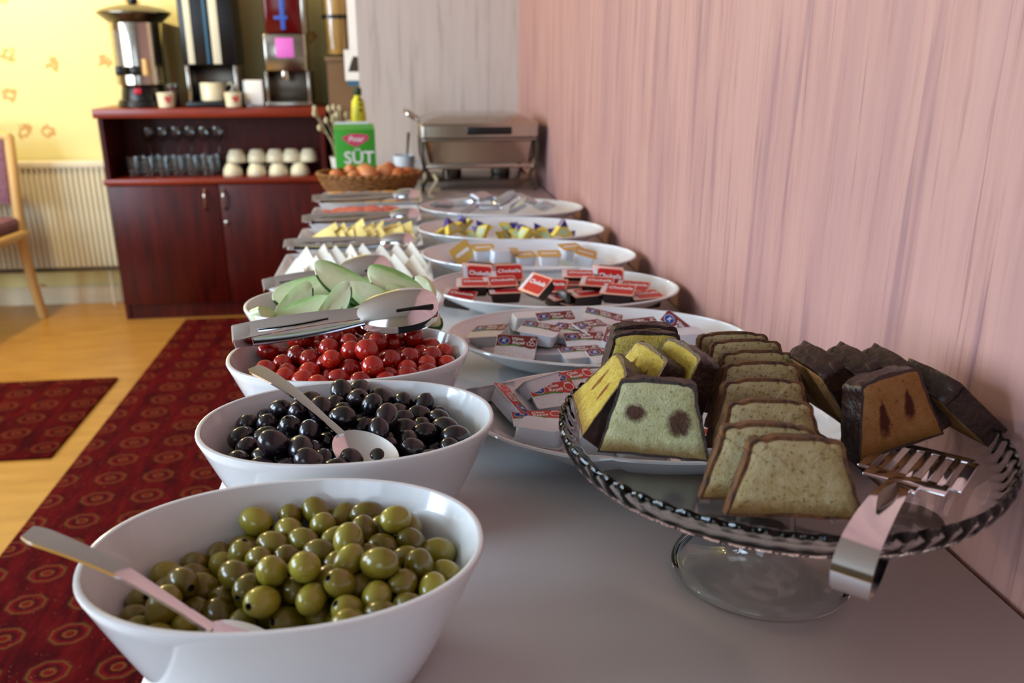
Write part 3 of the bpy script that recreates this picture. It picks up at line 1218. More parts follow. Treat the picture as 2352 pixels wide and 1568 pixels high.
CHERRY = [
    (0.204, 1.345, 0.782, 180, 0, 5, 'white jam tub turned upside down at the back of the cherry jam plate'),
    (0.239, 1.276, 0.812, 20, 0, 8, 'cherry jam portion propped up beside the upturned tub at the back'),
    (0.128, 1.271, 0.800, 10, -12, -35, 'leftmost cherry jam portion tilted on the rim of its plate'),
    (0.204, 1.228, 0.814, 5, 3, -28, 'cherry jam portion lying level on top of another tub'),
    (0.163, 1.203, 0.795, 35, 0, -18, 'cherry jam portion leaning towards the viewer, its whole brown band readable'),
    (0.253, 1.239, 0.805, 12, 0, -30, 'cherry jam portion half covered behind the level top one'),
    (0.293, 1.249, 0.806, 15, 5, 35, 'cherry jam portion turned with its emblem to the right, centre back'),
    (0.270, 1.205, 0.800, 15, 0, 0, 'cherry jam portion lying square in the centre of the plate'),
    (0.318, 1.195, 0.806, 12, -3, 70, 'cherry jam portion with its brown band at the left end'),
    (0.368, 1.242, 0.808, 15, 0, 12, 'cherry jam portion at the back right with its band along the top'),
    (0.385, 1.205, 0.800, 15, 5, -70, 'cherry jam portion with its brown band at the right end'),
    (0.256, 1.169, 0.795, 3, 0, 4, 'cherry jam portion showing its white side at the plate front'),
    (0.292, 1.142, 0.798, 8, 0, 8, 'cherry jam portion partly hidden behind the chocolate cake slices'),
    (0.417, 1.229, 0.800, 60, 30, -40, 'cherry jam portion standing on edge at the right end of its plate'),
    (0.219, 1.216, 0.786, 5, 0, -10, 'cherry jam portion underneath the level top one'),
    (0.426, 1.202, 0.790, 180, 0, 5, 'white jam tub upturned beside the sponge cake slices'),
    (0.320, 1.305, 0.805, 10, 10, -20, 'cherry jam portion furthest back, against the rear plate rim'),
]
STRAWBERRY = [
    (0.136, 0.981, 0.802, 25, -22, 120, 'strawberry jam portion tilted left with its red band running down'),
    (0.184, 0.986, 0.805, 20, 0, 12, 'strawberry jam portion with its red band along the top'),
    (0.154, 0.935, 0.796, 0, 0, -3, 'strawberry jam portion lying level at the front, its white side showing'),
    (0.106, 1.027, 0.805, -25, 0, 20, 'strawberry jam portion tipped backwards at the left plate end'),
    (0.220, 1.028, 0.806, 15, 0, 20, 'strawberry jam portion behind the glass cake stand rim'),
    (0.152, 0.902, 0.784, 180, 0, -26, 'upturned white jam tub low at the left front of the strawberry plate'),
    (0.205, 0.868, 0.782, 180, 0, -14, 'upturned white jam tub beside the glass rim'),
    (0.164, 1.019, 0.808, -45, 0, 30, 'strawberry jam portion standing on edge, showing its bare lid underside'),
    (0.213, 0.891, 0.790, 20, 0, -30, 'strawberry jam portion seen beneath the leaning yellow cake slice'),
    (0.255, 0.850, 0.778, 180, 0, 5, 'upturned white jam tub seen through the glass under the cake'),
    (0.325, 0.845, 0.796, 5, 0, 0, 'strawberry jam portion seen through the glass under the spotted cake slice'),
]
CHOCO = [
    (0.144, 1.604, 0.808, 100, 0, -25, 'dark chocolate spread tub lying on its side at the back left'),
    (0.198, 1.587, 0.814, 35, 0, 0, 'red-lidded chocolate spread tub propped up at the back'),
    (0.130, 1.557, 0.805, 8, 0, -5, 'red-lidded chocolate spread tub lying level at the left'),
    (0.182, 1.557, 0.805, 12, 0, 4, 'red-lidded chocolate spread tub just below the propped-up one'),
    (0.189, 1.540, 0.794, 5, 0, 0, 'red-lidded chocolate spread tub showing a long dark side at the left front'),
    (0.235, 1.472, 0.820, 40, 0, -62, 'large upright red-lidded chocolate spread tub turned lengthwise in the middle'),
    (0.274, 1.535, 0.800, 20, 0, -20, 'red-lidded chocolate spread tub half hidden right of the upright one'),
    (0.310, 1.542, 0.796, 8, 0, -15, 'red-lidded chocolate spread tub flat in the middle of the plate'),
    (0.335, 1.578, 0.810, 5, 0, -10, 'red-lidded chocolate spread tub highest at the back right'),
    (0.390, 1.560, 0.805, 95, 0, -30, 'dark chocolate spread tub lying on its side at the back right'),
    (0.357, 1.510, 0.811, 10, 0, -20, 'red-lidded chocolate spread tub in front of the right side-lying tub'),
    (0.387, 1.469, 0.806, 12, 0, -25, 'red-lidded chocolate spread tub overlapping others at the right'),
    (0.426, 1.512, 0.800, 10, 0, -25, 'red-lidded chocolate spread tub at the right behind the overlapping one'),
    (0.333, 1.492, 0.796, 4, 0, 12, 'red-lidded chocolate spread tub with a wide dark side at the front centre'),
    (0.437, 1.467, 0.795, 5, 0, 10, 'rightmost red-lidded chocolate spread tub near the plate rim'),
    (0.292, 1.519, 0.786, 8, 0, 25, 'small glimpse of a red-lidded chocolate spread tub low in the centre'),
    (0.102, 1.529, 0.790, 10, 5, -20, 'red-lidded chocolate spread tub lowest at the left plate end'),
    (0.312, 1.510, 0.776, 180, 0, 30, 'upturned dark chocolate spread tub at the front rim'),
]
HONEY = [
    (0.133, 1.858, 0.795, 60, -30, 20, 'white honey portion cup standing on edge at the left plate end'),
    (0.179, 1.855, 0.806, 8, 0, 4, 'gold-lidded honey portion cup at the left'),
    (0.230, 1.840, 0.800, 5, 0, 0, 'gold-lidded honey portion cup second from the left'),
    (0.267, 1.827, 0.794, 5, 0, 10, 'gold-lidded honey portion cup low in the middle'),
    (0.313, 1.776, 0.806, 6, 0, -4, 'largest gold-lidded honey portion cup right of the middle'),
    (0.377, 1.866, 0.800, 8, 0, 15, 'gold-lidded honey portion cup at the back'),
    (0.396, 1.791, 0.802, 10, 15, -10, 'gold-lidded honey portion cup leaning right near the rim'),
    (0.214, 1.827, 0.780, 180, 0, 5, 'upturned white honey portion cup at the front rim'),
]
for row in CHERRY:
    portion('jam_portion', 'jam portion', 'cherry jam portions', row, TUB, LID, CH_PR)
for row in STRAWBERRY:
    portion('jam_portion', 'jam portion', 'strawberry jam portions', row, TUB, LID, ST_PR)
for row in CHOCO:
    portion('chocolate_spread_tub', 'spread tub', 'chocolate spread tubs', row, CTUB, CLID, C_PR)
for row in HONEY:
    portion('honey_portion', 'honey portion', 'honey portions', row, HTUB, HLID, H_PR)

# wrapped triangles on the fifth plate: yellow wedges with a purple tip and a pale label
def wedge():
    prof = [(-0.026, 0), (0.026, 0), (0, 0.040)]
    b1 = B().prism([(-0.026, 0), (0.026, 0), (0.010, 0.024), (-0.010, 0.024)], -0.008, 0.008)
    b2 = B().prism([(-0.0105, 0.0235), (0.0105, 0.0235), (0, 0.041)], -0.0085, 0.0085)
    b3 = B().prism([(-0.015, 0.004), (0.015, 0.004), (0.008, 0.018), (-0.008, 0.018)], -0.0088, -0.0078)
    return b1.mesh('wrapper', 'yellow_wrap', 30), b2.mesh('tip', 'purple_wrap', 30), b3.mesh('label_patch', 'pale_green_wrap', 30)


WM = wedge()
rnd = random.Random(5)
TRI = [(0.105, 2.130), (0.145, 2.150), (0.130, 2.085), (0.172, 2.100), (0.212, 2.120), (0.205, 2.060), (0.248, 2.085), (0.275, 2.050), (0.300, 2.020),
       (0.318, 2.085), (0.345, 2.045), (0.385, 2.020), (0.405, 2.060), (0.262, 2.140), (0.165, 2.160), (0.355, 2.110)]
for i, (x, y) in enumerate(TRI):
    t = thing('wrapped_cheese_triangle', 'yellow and purple wrapped triangle heaped on the fifth oval plate', 'cheese triangle',
              (x, y, TZ + 0.024 + 0.010 * (i % 3)), (R(rnd.uniform(-40, 5)), R(rnd.uniform(-70, 70)), R(rnd.uniform(-50, 50))), 'wrapped triangles on the fifth plate')
    ob('wrapper', WM[0], t)
    ob('tip', WM[1], t)
    ob('label_patch', WM[2], t)


# foil packets on the sixth plate: crumpled silver wraps with a folded fin at each end
def foil_pack(seed):
    q = random.Random(seed)
    rings = []
    for i, u in enumerate((-1, -0.86, -0.8, -0.5, 0, 0.5, 0.8, 0.86, 1)):
        h = (0.001, 0.003, 0.013, 0.017, 0.018, 0.017, 0.013, 0.003, 0.001)[i]
        ww = (0.044, 0.040, 0.034, 0.035, 0.036, 0.035, 0.034, 0.040, 0.044)[i]
        rings.append([(u * 0.036 + q.uniform(-1, 1) * 0.001, y + q.uniform(-1, 1) * 0.0012, z + q.uniform(-1, 1) * 0.0012) for y, z in rrect(ww, h, min(h, ww) * 0.3, 2)])
    return B().loft(rings).mesh('foil_packet', 'foil', 18)


FP = [foil_pack(s_) for s_ in (1, 2, 3)]
FOILS = [(0.125, 2.475, 0.800, 20, 'silver foil packet at the left end of the furthest plate'), (0.185, 2.455, 0.806, -25, 'silver foil packet second from the left on the furthest plate'),
         (0.235, 2.475, 0.820, 40, 'silver foil packet left of the middle on the furthest plate'), (0.250, 2.395, 0.802, -10, 'silver foil packet at the front of the furthest plate'),
         (0.300, 2.440, 0.818, 15, 'silver foil packet in the middle of the furthest plate'), (0.335, 2.400, 0.806, -35, 'silver foil packet right of the middle on the furthest plate'),
         (0.365, 2.440, 0.814, 30, 'silver foil packet at the back right of the furthest plate'), (0.405, 2.385, 0.804, 55, 'silver foil packet at the right end of the furthest plate'),
         (0.270, 2.500, 0.812, -50, 'silver foil packet at the back of the furthest plate'), (0.190, 2.400, 0.796, 10, 'silver foil packet low at the front left of the furthest plate')]
for i, (x, y, z, a, lab) in enumerate(FOILS):
    o = ob('foil_packet', FP[i % 3], None, (x, y, z), (R(rnd.uniform(-25, 30)), R(rnd.uniform(-30, 30)), R(a)))
    tag(o, lab, 'foil packet', 'silver foil packets')

# ------------------------------------------------------------------ glass cake stand
SX, SY = 0.322, 0.662
PZ = 0.132                     # height of the plate surface above the table
st = thing('cake_stand', 'clear glass cake stand with scalloped rim on a round foot', 'cake stand', (SX, SY, TZ + 0.0008))
N, LOB = 512, 64
prof = [(0.004, PZ - 0.006, 0), (0.150, PZ - 0.006, 0), (0.176, PZ - 0.006, 0), (0.1845, PZ - 0.003, 0.3), (0.1880, PZ + 0.004, 0.9), (0.1905, PZ + 0.011, 1.0), (0.1910, PZ + 0.0165, 0.8),
        (0.1885, PZ + 0.0190, 0.8), (0.1860, PZ + 0.0165, 0.6), (0.1845, PZ + 0.009, 0.3), (0.1800, PZ + 0.002, 0), (0.170, PZ, 0), (0.150, PZ, 0), (0.004, PZ, 0)]
rings = []
for r_, z, k in prof:
    row = []
    for j in range(N):
        th = 2 * PI * j / N
        lobe = math.sin(th * LOB / 2) ** 2
        rr = r_ + k * (lobe - 0.5) * 0.0026
        row.append((rr * math.cos(th), rr * math.sin(th), z + (k if z > PZ + 0.014 else 0) * (lobe - 0.6) * 0.0030))
    rings.append(row)
B().loft(rings).obj('plate', 'glass', st, sharp=60)
ped = [(0.0785, 0.0), (0.0815, 0.0015), (0.0825, 0.0045), (0.080, 0.0085), (0.070, 0.010), (0.050, 0.015), (0.036, 0.024), (0.028, 0.040), (0.026, 0.065), (0.031, 0.090),
       (0.043, 0.112), (0.056, PZ - 0.0072), (0.050, PZ - 0.0072), (0.038, 0.110), (0.026, 0.090), (0.021, 0.065), (0.023, 0.040), (0.031, 0.021), (0.048, 0.010), (0.066, 0.0055), (0.074, 0.004), (0.076, 0.0)]
B().loft([[(r_ * math.cos(2 * PI * j / 64), r_ * math.sin(2 * PI * j / 64), z) for j in range(64)] for r_, z in ped], loop=True).obj('pedestal_foot', 'glass', st, sharp=60)


# ------------------------------------------------------------------ cake slices
def slice_profile(wb, wt, h, seed, lobes):
    """front outline of a slice: straight base, slanted sides, rounded and lobed top"""
    q = random.Random(seed)
    pts = []
    nb, ns, ntp = 10, 8, 18
    for i in range(nb):
        u = i / nb
        pts.append((-wb / 2 + wb * u, q.uniform(-1, 1) * 0.0006))
    for i in range(ns):
        u = i / ns
        pts.append((wb / 2 - (wb - wt) / 2 * u + q.uniform(-1, 1) * 0.0006, (h - 0.010) * u))
    for i in range(ntp + 1):
        a = i / ntp
        x = wt / 2 * math.cos(PI * a)
        x = math.copysign(abs(math.cos(PI * a)) ** 0.55, math.cos(PI * a)) * wt / 2
        z = h - 0.010 + 0.010 * (math.sin(PI * a)) ** 0.5 + lobes * abs(math.sin(PI * a * 3)) ** 0.7 * math.sin(PI * a)
        pts.append((x + q.uniform(-1, 1) * 0.0004, z + q.uniform(-1, 1) * 0.0004))
    for i in range(ns):
        u = 1 - i / ns
        pts.append((-wb / 2 + (wb - wt) / 2 * u + q.uniform(-1, 1) * 0.0006, (h - 0.010) * u))
    # drop the duplicate corner
    return pts


def offset_poly(pts, d):
    cx = sum(p[0] for p in pts) / len(pts)
    cz = sum(p[1] for p in pts) / len(pts)
    out = []
    for x, z in pts:
        dx, dz = x - cx, z - cz
        L = math.hypot(dx, dz)
        out.append((x - dx / L * d, z - dz / L * d))
    return out


def cake_slice(label, loc, rot, seed, wb, wt, h, th, crumb_m, crust_m, crust_w, lobes, spots=(), group=None, ripple=0.0, spot_mat='jam_spot'):
    t = thing('cake_slice', label, 'cake slice', loc, rot, group)
    P = slice_profile(wb, wt, h, seed, lobes)
    I = offset_poly(P, crust_w)
    q = random.Random(seed + 77)
    y0, y1 = -th / 2, th / 2
    # crumb: the pale inside, its two cut faces a little uneven
    nI = len(I)
    b = B()
    I2 = offset_poly(I, 0.0008)
    I3 = offset_poly(I, 0.010)
    I4 = offset_poly(I, 0.022)
    def lay(pp, y, j):
        return [(x, y + q.uniform(-1, 1) * j, z) for x, z in pp]
    b.loft([lay(I4, y0 - 0.0004, 0.0005), lay(I3, y0 - 0.0002, 0.0005), lay(I2, y0, 0.0003), lay(I, y0 + 0.0006, 0), lay(I, y1 - 0.0006, 0), lay(I2, y1, 0.0003), lay(I3, y1, 0.0004), lay(I4, y1, 0.0004)])
    b.obj('crumb', crumb_m, t, sharp=50)
    # crust or coating: a closed band around the slice
    rows = []
    steps = 5
    for k in range(steps + 1):
        y = y0 + 0.0002 + (y1 - y0 - 0.0004) * k / steps
        row = []
        for (x, z) in P:
            e = ripple * (0.5 + 0.5 * math.sin(y * 900 + x * 160)) if z > h * 0.75 else 0
            row.append((x, y, z + e))
        rows.append(row)
    inn0 = [(x, y0 + 0.0002, z) for x, z in offset_poly(P, crust_w * 1.1)]
    inn1 = [(x, y1 - 0.0002, z) for x, z in offset_poly(P, crust_w * 1.1)]
    B().loft([inn0] + rows + [inn1], loop=True).obj('coating' if crust_m == 'chocolate' else 'crust', crust_m, t, sharp=50)
    for (x, z, a, c, kind) in spots:
        pts = []
        m = 14
        for i in range(m):
            an = 2 * PI * i / m
            rr = q.uniform(0.8, 1.15)
            if kind == 'drop':      # pear-shaped, pointed at the top
                px, pz = x + a * rr * math.cos(an) * (0.55 - 0.45 * math.sin(an)), z + c * math.sin(an)
            else:
                px, pz = x + a * rr * math.cos(an), z + c * rr * math.sin(an)
            pts.append((px, pz))
        B().loft([[(px, y0 + 0.0012, pz) for px, pz in pts], [(px, y0 - 0.0008, pz) for px, pz in pts],
                  [(x + (px - x) * 0.6, y0 - 0.0012, z + (pz - z) * 0.6) for px, pz in pts]]).obj('jam_filling', spot_mat, t)
    return t


SZ = TZ + 0.0008 + PZ
g = 'plain sponge slices in the middle of the cake stand'
MID = [(0.279, 0.531, -11, 15, 'plain sponge slice at the front of the middle row'),
       (0.268, 0.556, -13, 15, 'plain sponge slice close behind the front one in the middle row'),
       (0.290, 0.600, -8, 18, 'plain sponge slice third from the front in the middle row'),
       (0.304, 0.646, -7, 18, 'plain sponge slice fourth from the front in the middle row'),
       (0.320, 0.688, -6, 18, 'plain sponge slice fifth from the front in the middle row'),
       (0.329, 0.718, -8, 18, 'plain sponge slice sixth from the front in the middle row'),
       (0.331, 0.752, -6, 18, 'plain sponge slice second from the back of the middle row'),
       (0.327, 0.776, -6, 16, 'plain sponge slice at the very back of the middle row')]
for i, (x, y, a, lean, lab) in enumerate(MID):
    cake_slice(lab, (x, y, SZ + 0.003), (R(-lean), 0, R(a)), 10 + i, 0.100, 0.070, 0.058, 0.0155, 'crumb_plain', 'crust_brown', 0.0028, 0.0022,
               group=g)
g = 'chocolate coated slices at the left of the cake stand'
CW = dict(wb=0.094, wt=0.066, h=0.064, th=0.023, crust_m='chocolate', crust_w=0.0024, lobes=0.0006, ripple=0.0022)
cake_slice('pale chocolate-edged slice with two dark jam spots facing the viewer', (0.206, 0.643, SZ + 0.0035), (R(-14), 0, R(-20)), 31, crumb_m='crumb_pale_spots',
           group=g, **CW)
cake_slice('yellow-faced chocolate slice leaning right at the left edge of the stand', (0.160, 0.702, SZ + 0.0105), (R(-38), 0, R(-96)), 32, crumb_m='crumb_yellow_streak', group=g, **CW)
cake_slice('leaning chocolate slice second from the left showing a yellow sliver', (0.200, 0.722, SZ + 0.010), (R(-34), 0, R(-80)), 33, crumb_m='crumb_yellow_streak', group=g, **CW)
cake_slice('leaning chocolate slice beside the sponge row showing a yellow sliver', (0.238, 0.722, SZ + 0.009), (R(-26), 0, R(-80)), 34, crumb_m='crumb_yellow', group=g, **CW)
cake_slice('chocolate slice with rippled dark top behind the leaning yellow slices', (0.240, 0.800, SZ + 0.003), (R(-8), 0, R(-6)), 35, crumb_m='crumb_yellow', group=g, **CW)
cake_slice('chocolate slice furthest back on the left, mostly hidden', (0.235, 0.776, SZ + 0.003), (R(-10), 0, R(-8)), 36, crumb_m='crumb_yellow', group=g, **CW)
g = 'chocolate coated slices at the right of the cake stand'
cake_slice('tan chocolate-edged slice with two pointed jam drops facing the viewer', (0.412, 0.624, SZ + 0.007), (R(-16), R(-6), R(15)), 41, crumb_m='crumb_tan_drops', group=g, **CW)
for i, (x, y, rz, lean, lab) in enumerate([
        (0.404, 0.706, 96, 32, 'leftmost leaning chocolate slice in the right-hand group'),
        (0.436, 0.698, 94, 32, 'leaning chocolate slice behind the tan-faced slice'),
        (0.468, 0.690, 92, 34, 'leaning chocolate slice between the tan face and the dark slab'),
        (0.503, 0.668, 98, 46, 'dark chocolate slab leaning at the far right of the stand')]):
    cake_slice(lab, (x, y, SZ + 0.009), (R(-lean), 0, R(rz)), 42 + i, crumb_m='crumb_tan', group=g, **CW)

# ------------------------------------------------------------------ cake tongs clipped over the rim of the stand
sv = thing('cake_tongs', 'steel cake tongs with slotted blade clipped over the glass rim', 'tongs', (0, 0, 0))
head_c = Vector((0.418, 0.590, SZ + 0.009))
neck = Vector((0.374, 0.546, SZ + 0.014))
bend = Vector((0.283, 0.449, SZ + 0.014))
d = (bend - neck).normalized()
side = Vector((-d.y, d.x, 0)).normalized()
low = Vector((0.366, 0.535, SZ - 0.028))
up_path = smoothpath([neck, neck.lerp(bend, 0.25) + Vector((0, 0, 0.010)), neck.lerp(bend, 0.6) + Vector((0, 0, 0.014)), bend + Vector((0, 0, 0.010)) - d * 0.012, bend + Vector((0, 0, -0.004)) + d * 0.006,
                      bend + Vector((0, 0, -0.024)) - d * 0.002, bend.lerp(low, 0.3) + Vector((0, 0, -0.020)), low.lerp(bend, 0.35) + Vector((0, 0, -0.004)), low], 6)
nU = len(up_path)
ws = []
for i in range(nU):
    u = i / (nU - 1)
    ws.append(0.013 + 0.013 * math.sin(PI * min(1, u / 0.9)) ** 0.8)
B().ribbon(up_path, ws, side, 0.0016).obj('sprung_arm', 'chrome', sv)
e1, e2 = neck.lerp(bend, 0.18) + Vector((0, 0, 0.0115)), neck.lerp(bend, 0.62) + Vector((0, 0, 0.0170))
B().ribbon([e1.lerp(e2, i / 8) for i in range(9)], [0.002 + 0.009 * math.sin(PI * i / 8) for i in range(9)], side, 0.0016, crown=0.0008).obj('pressed_ridge', 'steel_dark', sv)
# slotted blade: a frame plus bars, so that the gaps are real
blade = B()
ux = (head_c - neck).normalized()
uy = Vector((-ux.y, ux.x, 0)).normalized()
uz = ux.cross(uy)
Mx = Matrix((ux, uy, uz)).transposed().to_4x4()
Mx.translation = neck
Lh, Wh = 0.098, 0.076
blade.rbox(0.0, 0.022, -Wh / 2 * 0.8, Wh / 2 * 0.8, -0.001, 0.001, 0.001, mat=Mx)
blade.rbox(Lh - 0.012, Lh, -Wh / 2 * 0.9, Wh / 2 * 0.9, -0.001, 0.001, 0.001, mat=Mx)
for i in range(7):
    yy = -Wh / 2 * 0.9 + Wh * 0.9 * i / 6
    k = 0.0045 if i in (0, 6) else 0.003
    blade.rbox(0.016, Lh - 0.008, yy - k, yy + k, -0.001, 0.001, 0.0009, mat=Mx)
blade.rbox(-0.012, 0.006, -0.012, 0.012, -0.001, 0.001, 0.0009, mat=Mx)
blade.obj('slotted_blade', 'chrome', sv)
Ml = Mx.copy()
Ml.translation = low
B().loft([[Ml @ Vector((x, y, z)) for x, y in ellipse(0.030, 0, 0.045, 0.030, 28)] for z in (-0.0008, 0.0008)]).obj('lower_blade', 'chrome', sv)

# ------------------------------------------------------------------ serving trays with cheese, salami, pastry
def tray(label, x0, x1, y0, y1, h):
    w, d = x1 - x0, y1 - y0
    cx, cy = (x0 + x1) / 2, (y0 + y1) / 2
    rings = []
    for s_, z in ((0.030, 0), (0.022, 0), (0.0, h), (0.003, h + 0.001), (0.007, h), (0.028, 0.006)):
        rings.append([(x, y, z) for x, y in rrect(w - 2 * s_, d - 2 * s_, 0.012, 4)])
    o = B().loft(rings).obj('serving_tray', 'ceramic', None, (cx, cy, TZ + 0.0012), sharp=45)
    return tag(o, label, 'tray', 'white rectangular serving trays')


tray('white rectangular tray of white cheese wedges', -0.262, 0.062, 1.560, 1.975, 0.026)
tray('white rectangular tray of yellow cheese slices', -0.254, 0.052, 2.020, 2.270, 0.028)
tray('white rectangular tray of pink salami slices', -0.250, 0.056, 2.325, 2.575, 0.032)
tray('white rectangular tray of orange pastries', -0.244, 0.070, 2.625, 2.850, 0.034)

rnd = random.Random(12)
ORD = ('first', 'second', 'third', 'fourth', 'fifth', 'sixth', 'seventh', 'eighth', 'ninth')
cw = B().prism([(-0.044, 0), (0.044, 0), (0.036, 0.014), (-0.036, 0.066)], -0.0065, 0.0065).mesh('cheese_wedge', 'cheese_white', 30)
for r_, (y, n, x0) in enumerate(((1.640, 7, -0.200), (1.745, 8, -0.212), (1.850, 8, -0.210))):
    for i in range(n):
        o = ob('cheese_wedge', cw, None, (x0 + i * 0.0335 + rnd.uniform(-1, 1) * 0.003, y + rnd.uniform(-1, 1) * 0.006, TZ + 0.012),
               (R(-48 + rnd.uniform(-5, 5)), R(rnd.uniform(-4, 4)), R(-38 + rnd.uniform(-8, 8))))
        tag(o, 'white cheese wedge, %s from the left in the %s row of its tray' % (ORD[i], ('front', 'middle', 'back')[r_]),
            'cheese wedge', ('front row of white cheese', 'middle row of white cheese', 'back row of white cheese')[r_])
cs = B().rbox(-0.036, 0.036, -0.026, 0.026, -0.002, 0.002, 0.0018).mesh('cheese_slice', 'cheese_yellow', 30)
for r_, y in enumerate((2.100, 2.190)):
    for i in range(9):
        o = ob('cheese_slice', cs, None, (-0.190 + i * 0.0235, y + rnd.uniform(-1, 1) * 0.008, TZ + 0.024 + rnd.uniform(0, 0.012)),
               (R(14 + rnd.uniform(-8, 14)), R(-30 + rnd.uniform(-8, 8)), R(rnd.uniform(-14, 14))))
        tag(o, 'yellow cheese slice, %s from the left in the %s row of its tray' % (ORD[i], ('front', 'back')[r_]), 'cheese slice',
            ('front row of yellow cheese', 'back row of yellow cheese')[r_])
sl = B().lathe([(0.036, -0.0015), (0.038, 0), (0.036, 0.0015)], 28).mesh('salami_slice', 'salami', 40)
for r_, y in enumerate((2.405, 2.500)):
    for i in range(9):
        o = ob('salami_slice', sl, None, (-0.185 + i * 0.024, y + rnd.uniform(-1, 1) * 0.004, TZ + 0.027 + 0.0006 * i), (R(10), R(-14 + rnd.uniform(-3, 3)), R(rnd.uniform(0, 180))))
        tag(o, 'pink salami slice, %s from the left in the %s row of its tray' % (ORD[i], ('front', 'back')[r_]), 'salami slice',
            ('front row of salami', 'back row of salami')[r_])
pa = B().rbox(-0.026, 0.026, -0.030, 0.030, -0.014, 0.014, 0.008).mesh('pastry', 'orange_pastry', 60)
for r_, y in enumerate((2.700, 2.775)):
    for i in range(5):
        o = ob('pastry', pa, None, (-0.195 + i * 0.056, y, TZ + 0.026 + rnd.uniform(0, 0.003)), (R(rnd.uniform(-5, 12)), R(rnd.uniform(-8, 8)), R(rnd.uniform(-12, 12))))
        tag(o, 'golden orange pastry, %s from the left in the %s row of the last tray' % (ORD[i], ('front', 'back')[r_]), 'pastry',
            ('front row of pastries', 'back row of pastries')[r_])

# ------------------------------------------------------------------ egg basket
bk = thing('egg_basket', 'oval brown wicker basket of eggs behind the trays', 'basket', (-0.098, 2.985, TZ + 0.0012))
H_ = 0.074


def wall_r(z):
    s_ = z / H_
    return 0.128 + 0.044 * s_ ** 0.8, 0.085 + 0.040 * s_ ** 0.8


nrow, nst = 10, 34
for i in range(nrow):
    z = 0.005 + (H_ - 0.010) * i / (nrow - 1)
    a, b_ = wall_r(z)
    path = []
    for j in range(nst * 3):
        th = 2 * PI * j / (nst * 3)
        off = 0.0032 * math.cos(th * nst / 2 + PI * (i % 2))
        path.append(((a + off) * math.cos(th), (b_ + off) * math.sin(th), z))
    B().tube(path, 0.0040, 6, loop=True).obj('woven_strand', 'wicker', bk)
stk = B()
for j in range(nst):
    th = 2 * PI * (j + 0.5) / nst
    pp = []
    for q in range(6):
        z = 0.002 + (H_ - 0.002) * q / 5
        a, b_ = wall_r(z)
        pp.append((a * math.cos(th), b_ * math.sin(th), z))
    stk.tube(pp, 0.0024, 5)
so = stk.obj('stakes', 'wicker', bk)
so['kind'] = 'stuff'
a, b_ = wall_r(H_)
rim = []
for j in range(140):
    th = 2 * PI * j / 140
    rim.append(((a + 0.003 * math.cos(th * 40)) * math.cos(th), (b_ + 0.003 * math.cos(th * 40)) * math.sin(th), H_ + 0.003 + 0.002 * math.sin(th * 40)))
B().tube(rim, 0.0065, 7, loop=True).obj('braided_rim', 'wicker', bk)
B().loft([[(x, y, z) for x, y in ellipse(0, 0, 0.128, 0.085, 40)] for z in (0.0, 0.006)]).obj('basket_base', 'wicker', bk)


def egg():
    prof = []
    for i in range(15):
        a = PI * i / 14
        z = -math.cos(a)
        prof.append((max(0.02, math.sin(a) * (1 - 0.12 * z)), z * 1.28))
    return B().lathe([(r_ * 0.0225, z * 0.0225) for r_, z in prof], 24).mesh('egg', 'egg_brown', 60)


em = egg()
EGGS = [(-0.205, 2.960, 0.042, 'brown egg at the left end of the basket'), (-0.160, 2.985, 0.056, 'pinkish brown egg second from the left'), (-0.100, 2.930, 0.052, 'large brown egg at the front of the basket'),
        (-0.052, 2.960, 0.048, 'brown egg right of the large front one'), (-0.030, 3.000, 0.058, 'brown egg topmost at the right'), (0.000, 2.945, 0.046, 'brown egg at the front right'),
        (0.030, 2.985, 0.042, 'brown egg at the right end of the basket'), (-0.120, 3.030, 0.048, 'brown egg at the back of the basket'), (-0.145, 2.930, 0.040, 'brown egg low at the front left')]
for x, y, z, lab in EGGS:
    o = ob('egg', em, None, (x, y, TZ + z + 0.030), (R(rnd.uniform(50, 120)), R(rnd.uniform(-30, 30)), R(rnd.uniform(0, 360))))
    s_ = rnd.uniform(1.0, 1.12) * (1.16 if 'large' in lab else 1)
    o.scale = (s_, s_, s_)
    tag(o, lab, 'egg', 'brown eggs in the basket')

# ------------------------------------------------------------------ milk carton, bottle, dried flowers, cup
mc = thing('milk_carton', 'green milk carton standing behind the egg basket', 'carton', (-0.155, 3.285, TZ + 0.0012), (0, 0, R(3)))
cbd = B()
cbd.loft([[(x, y, z) for x, y in rrect(0.146, 0.080, 0.004, 2)] for z in (0, 0.200)])
cbd.loft([[(x, y, 0.200) for x, y in rrect(0.146, 0.080, 0.004, 2)], [(x, y * 0.25 + 0.015, 0.216) for x, y in rrect(0.140, 0.080, 0.004, 2)]])
cbd.obj('carton_body', 'carton_green', mc)
B().box(-0.070, 0.050, 0.012, 0.018, 0.214, 0.224).obj('folded_flap', 'paper', mc)
lz = [(-0.048, 0.172), (-0.020, 0.184), (0.010, 0.186), (0.048, 0.180), (0.050, 0.166), (0.030, 0.152), (0.002, 0.138), (-0.024, 0.150)]
lg = B().prism(lz[::-1], -0.0412, -0.0398).obj('red_badge', 'carton_pink', mc)
o = ob('badge_lettering', text_mesh('badge_lettering', 'Pınar', 0.027, 'white_ink', 0.0004, 0.2), lg, (0.004, -0.0418, 0.166), (R(90), 0, 0))
ob('lettering', text_mesh('lettering', 'SÜT', 0.062, 'white_ink', 0.0004), mc, (0.012, -0.0408, 0.098), (R(90), 0, 0))
B().prism([(-0.071, 0.004), (0.071, 0.004), (0.071, 0.030), (-0.071, 0.030)], -0.0408, -0.0398).obj('white_panel', 'paper', mc)

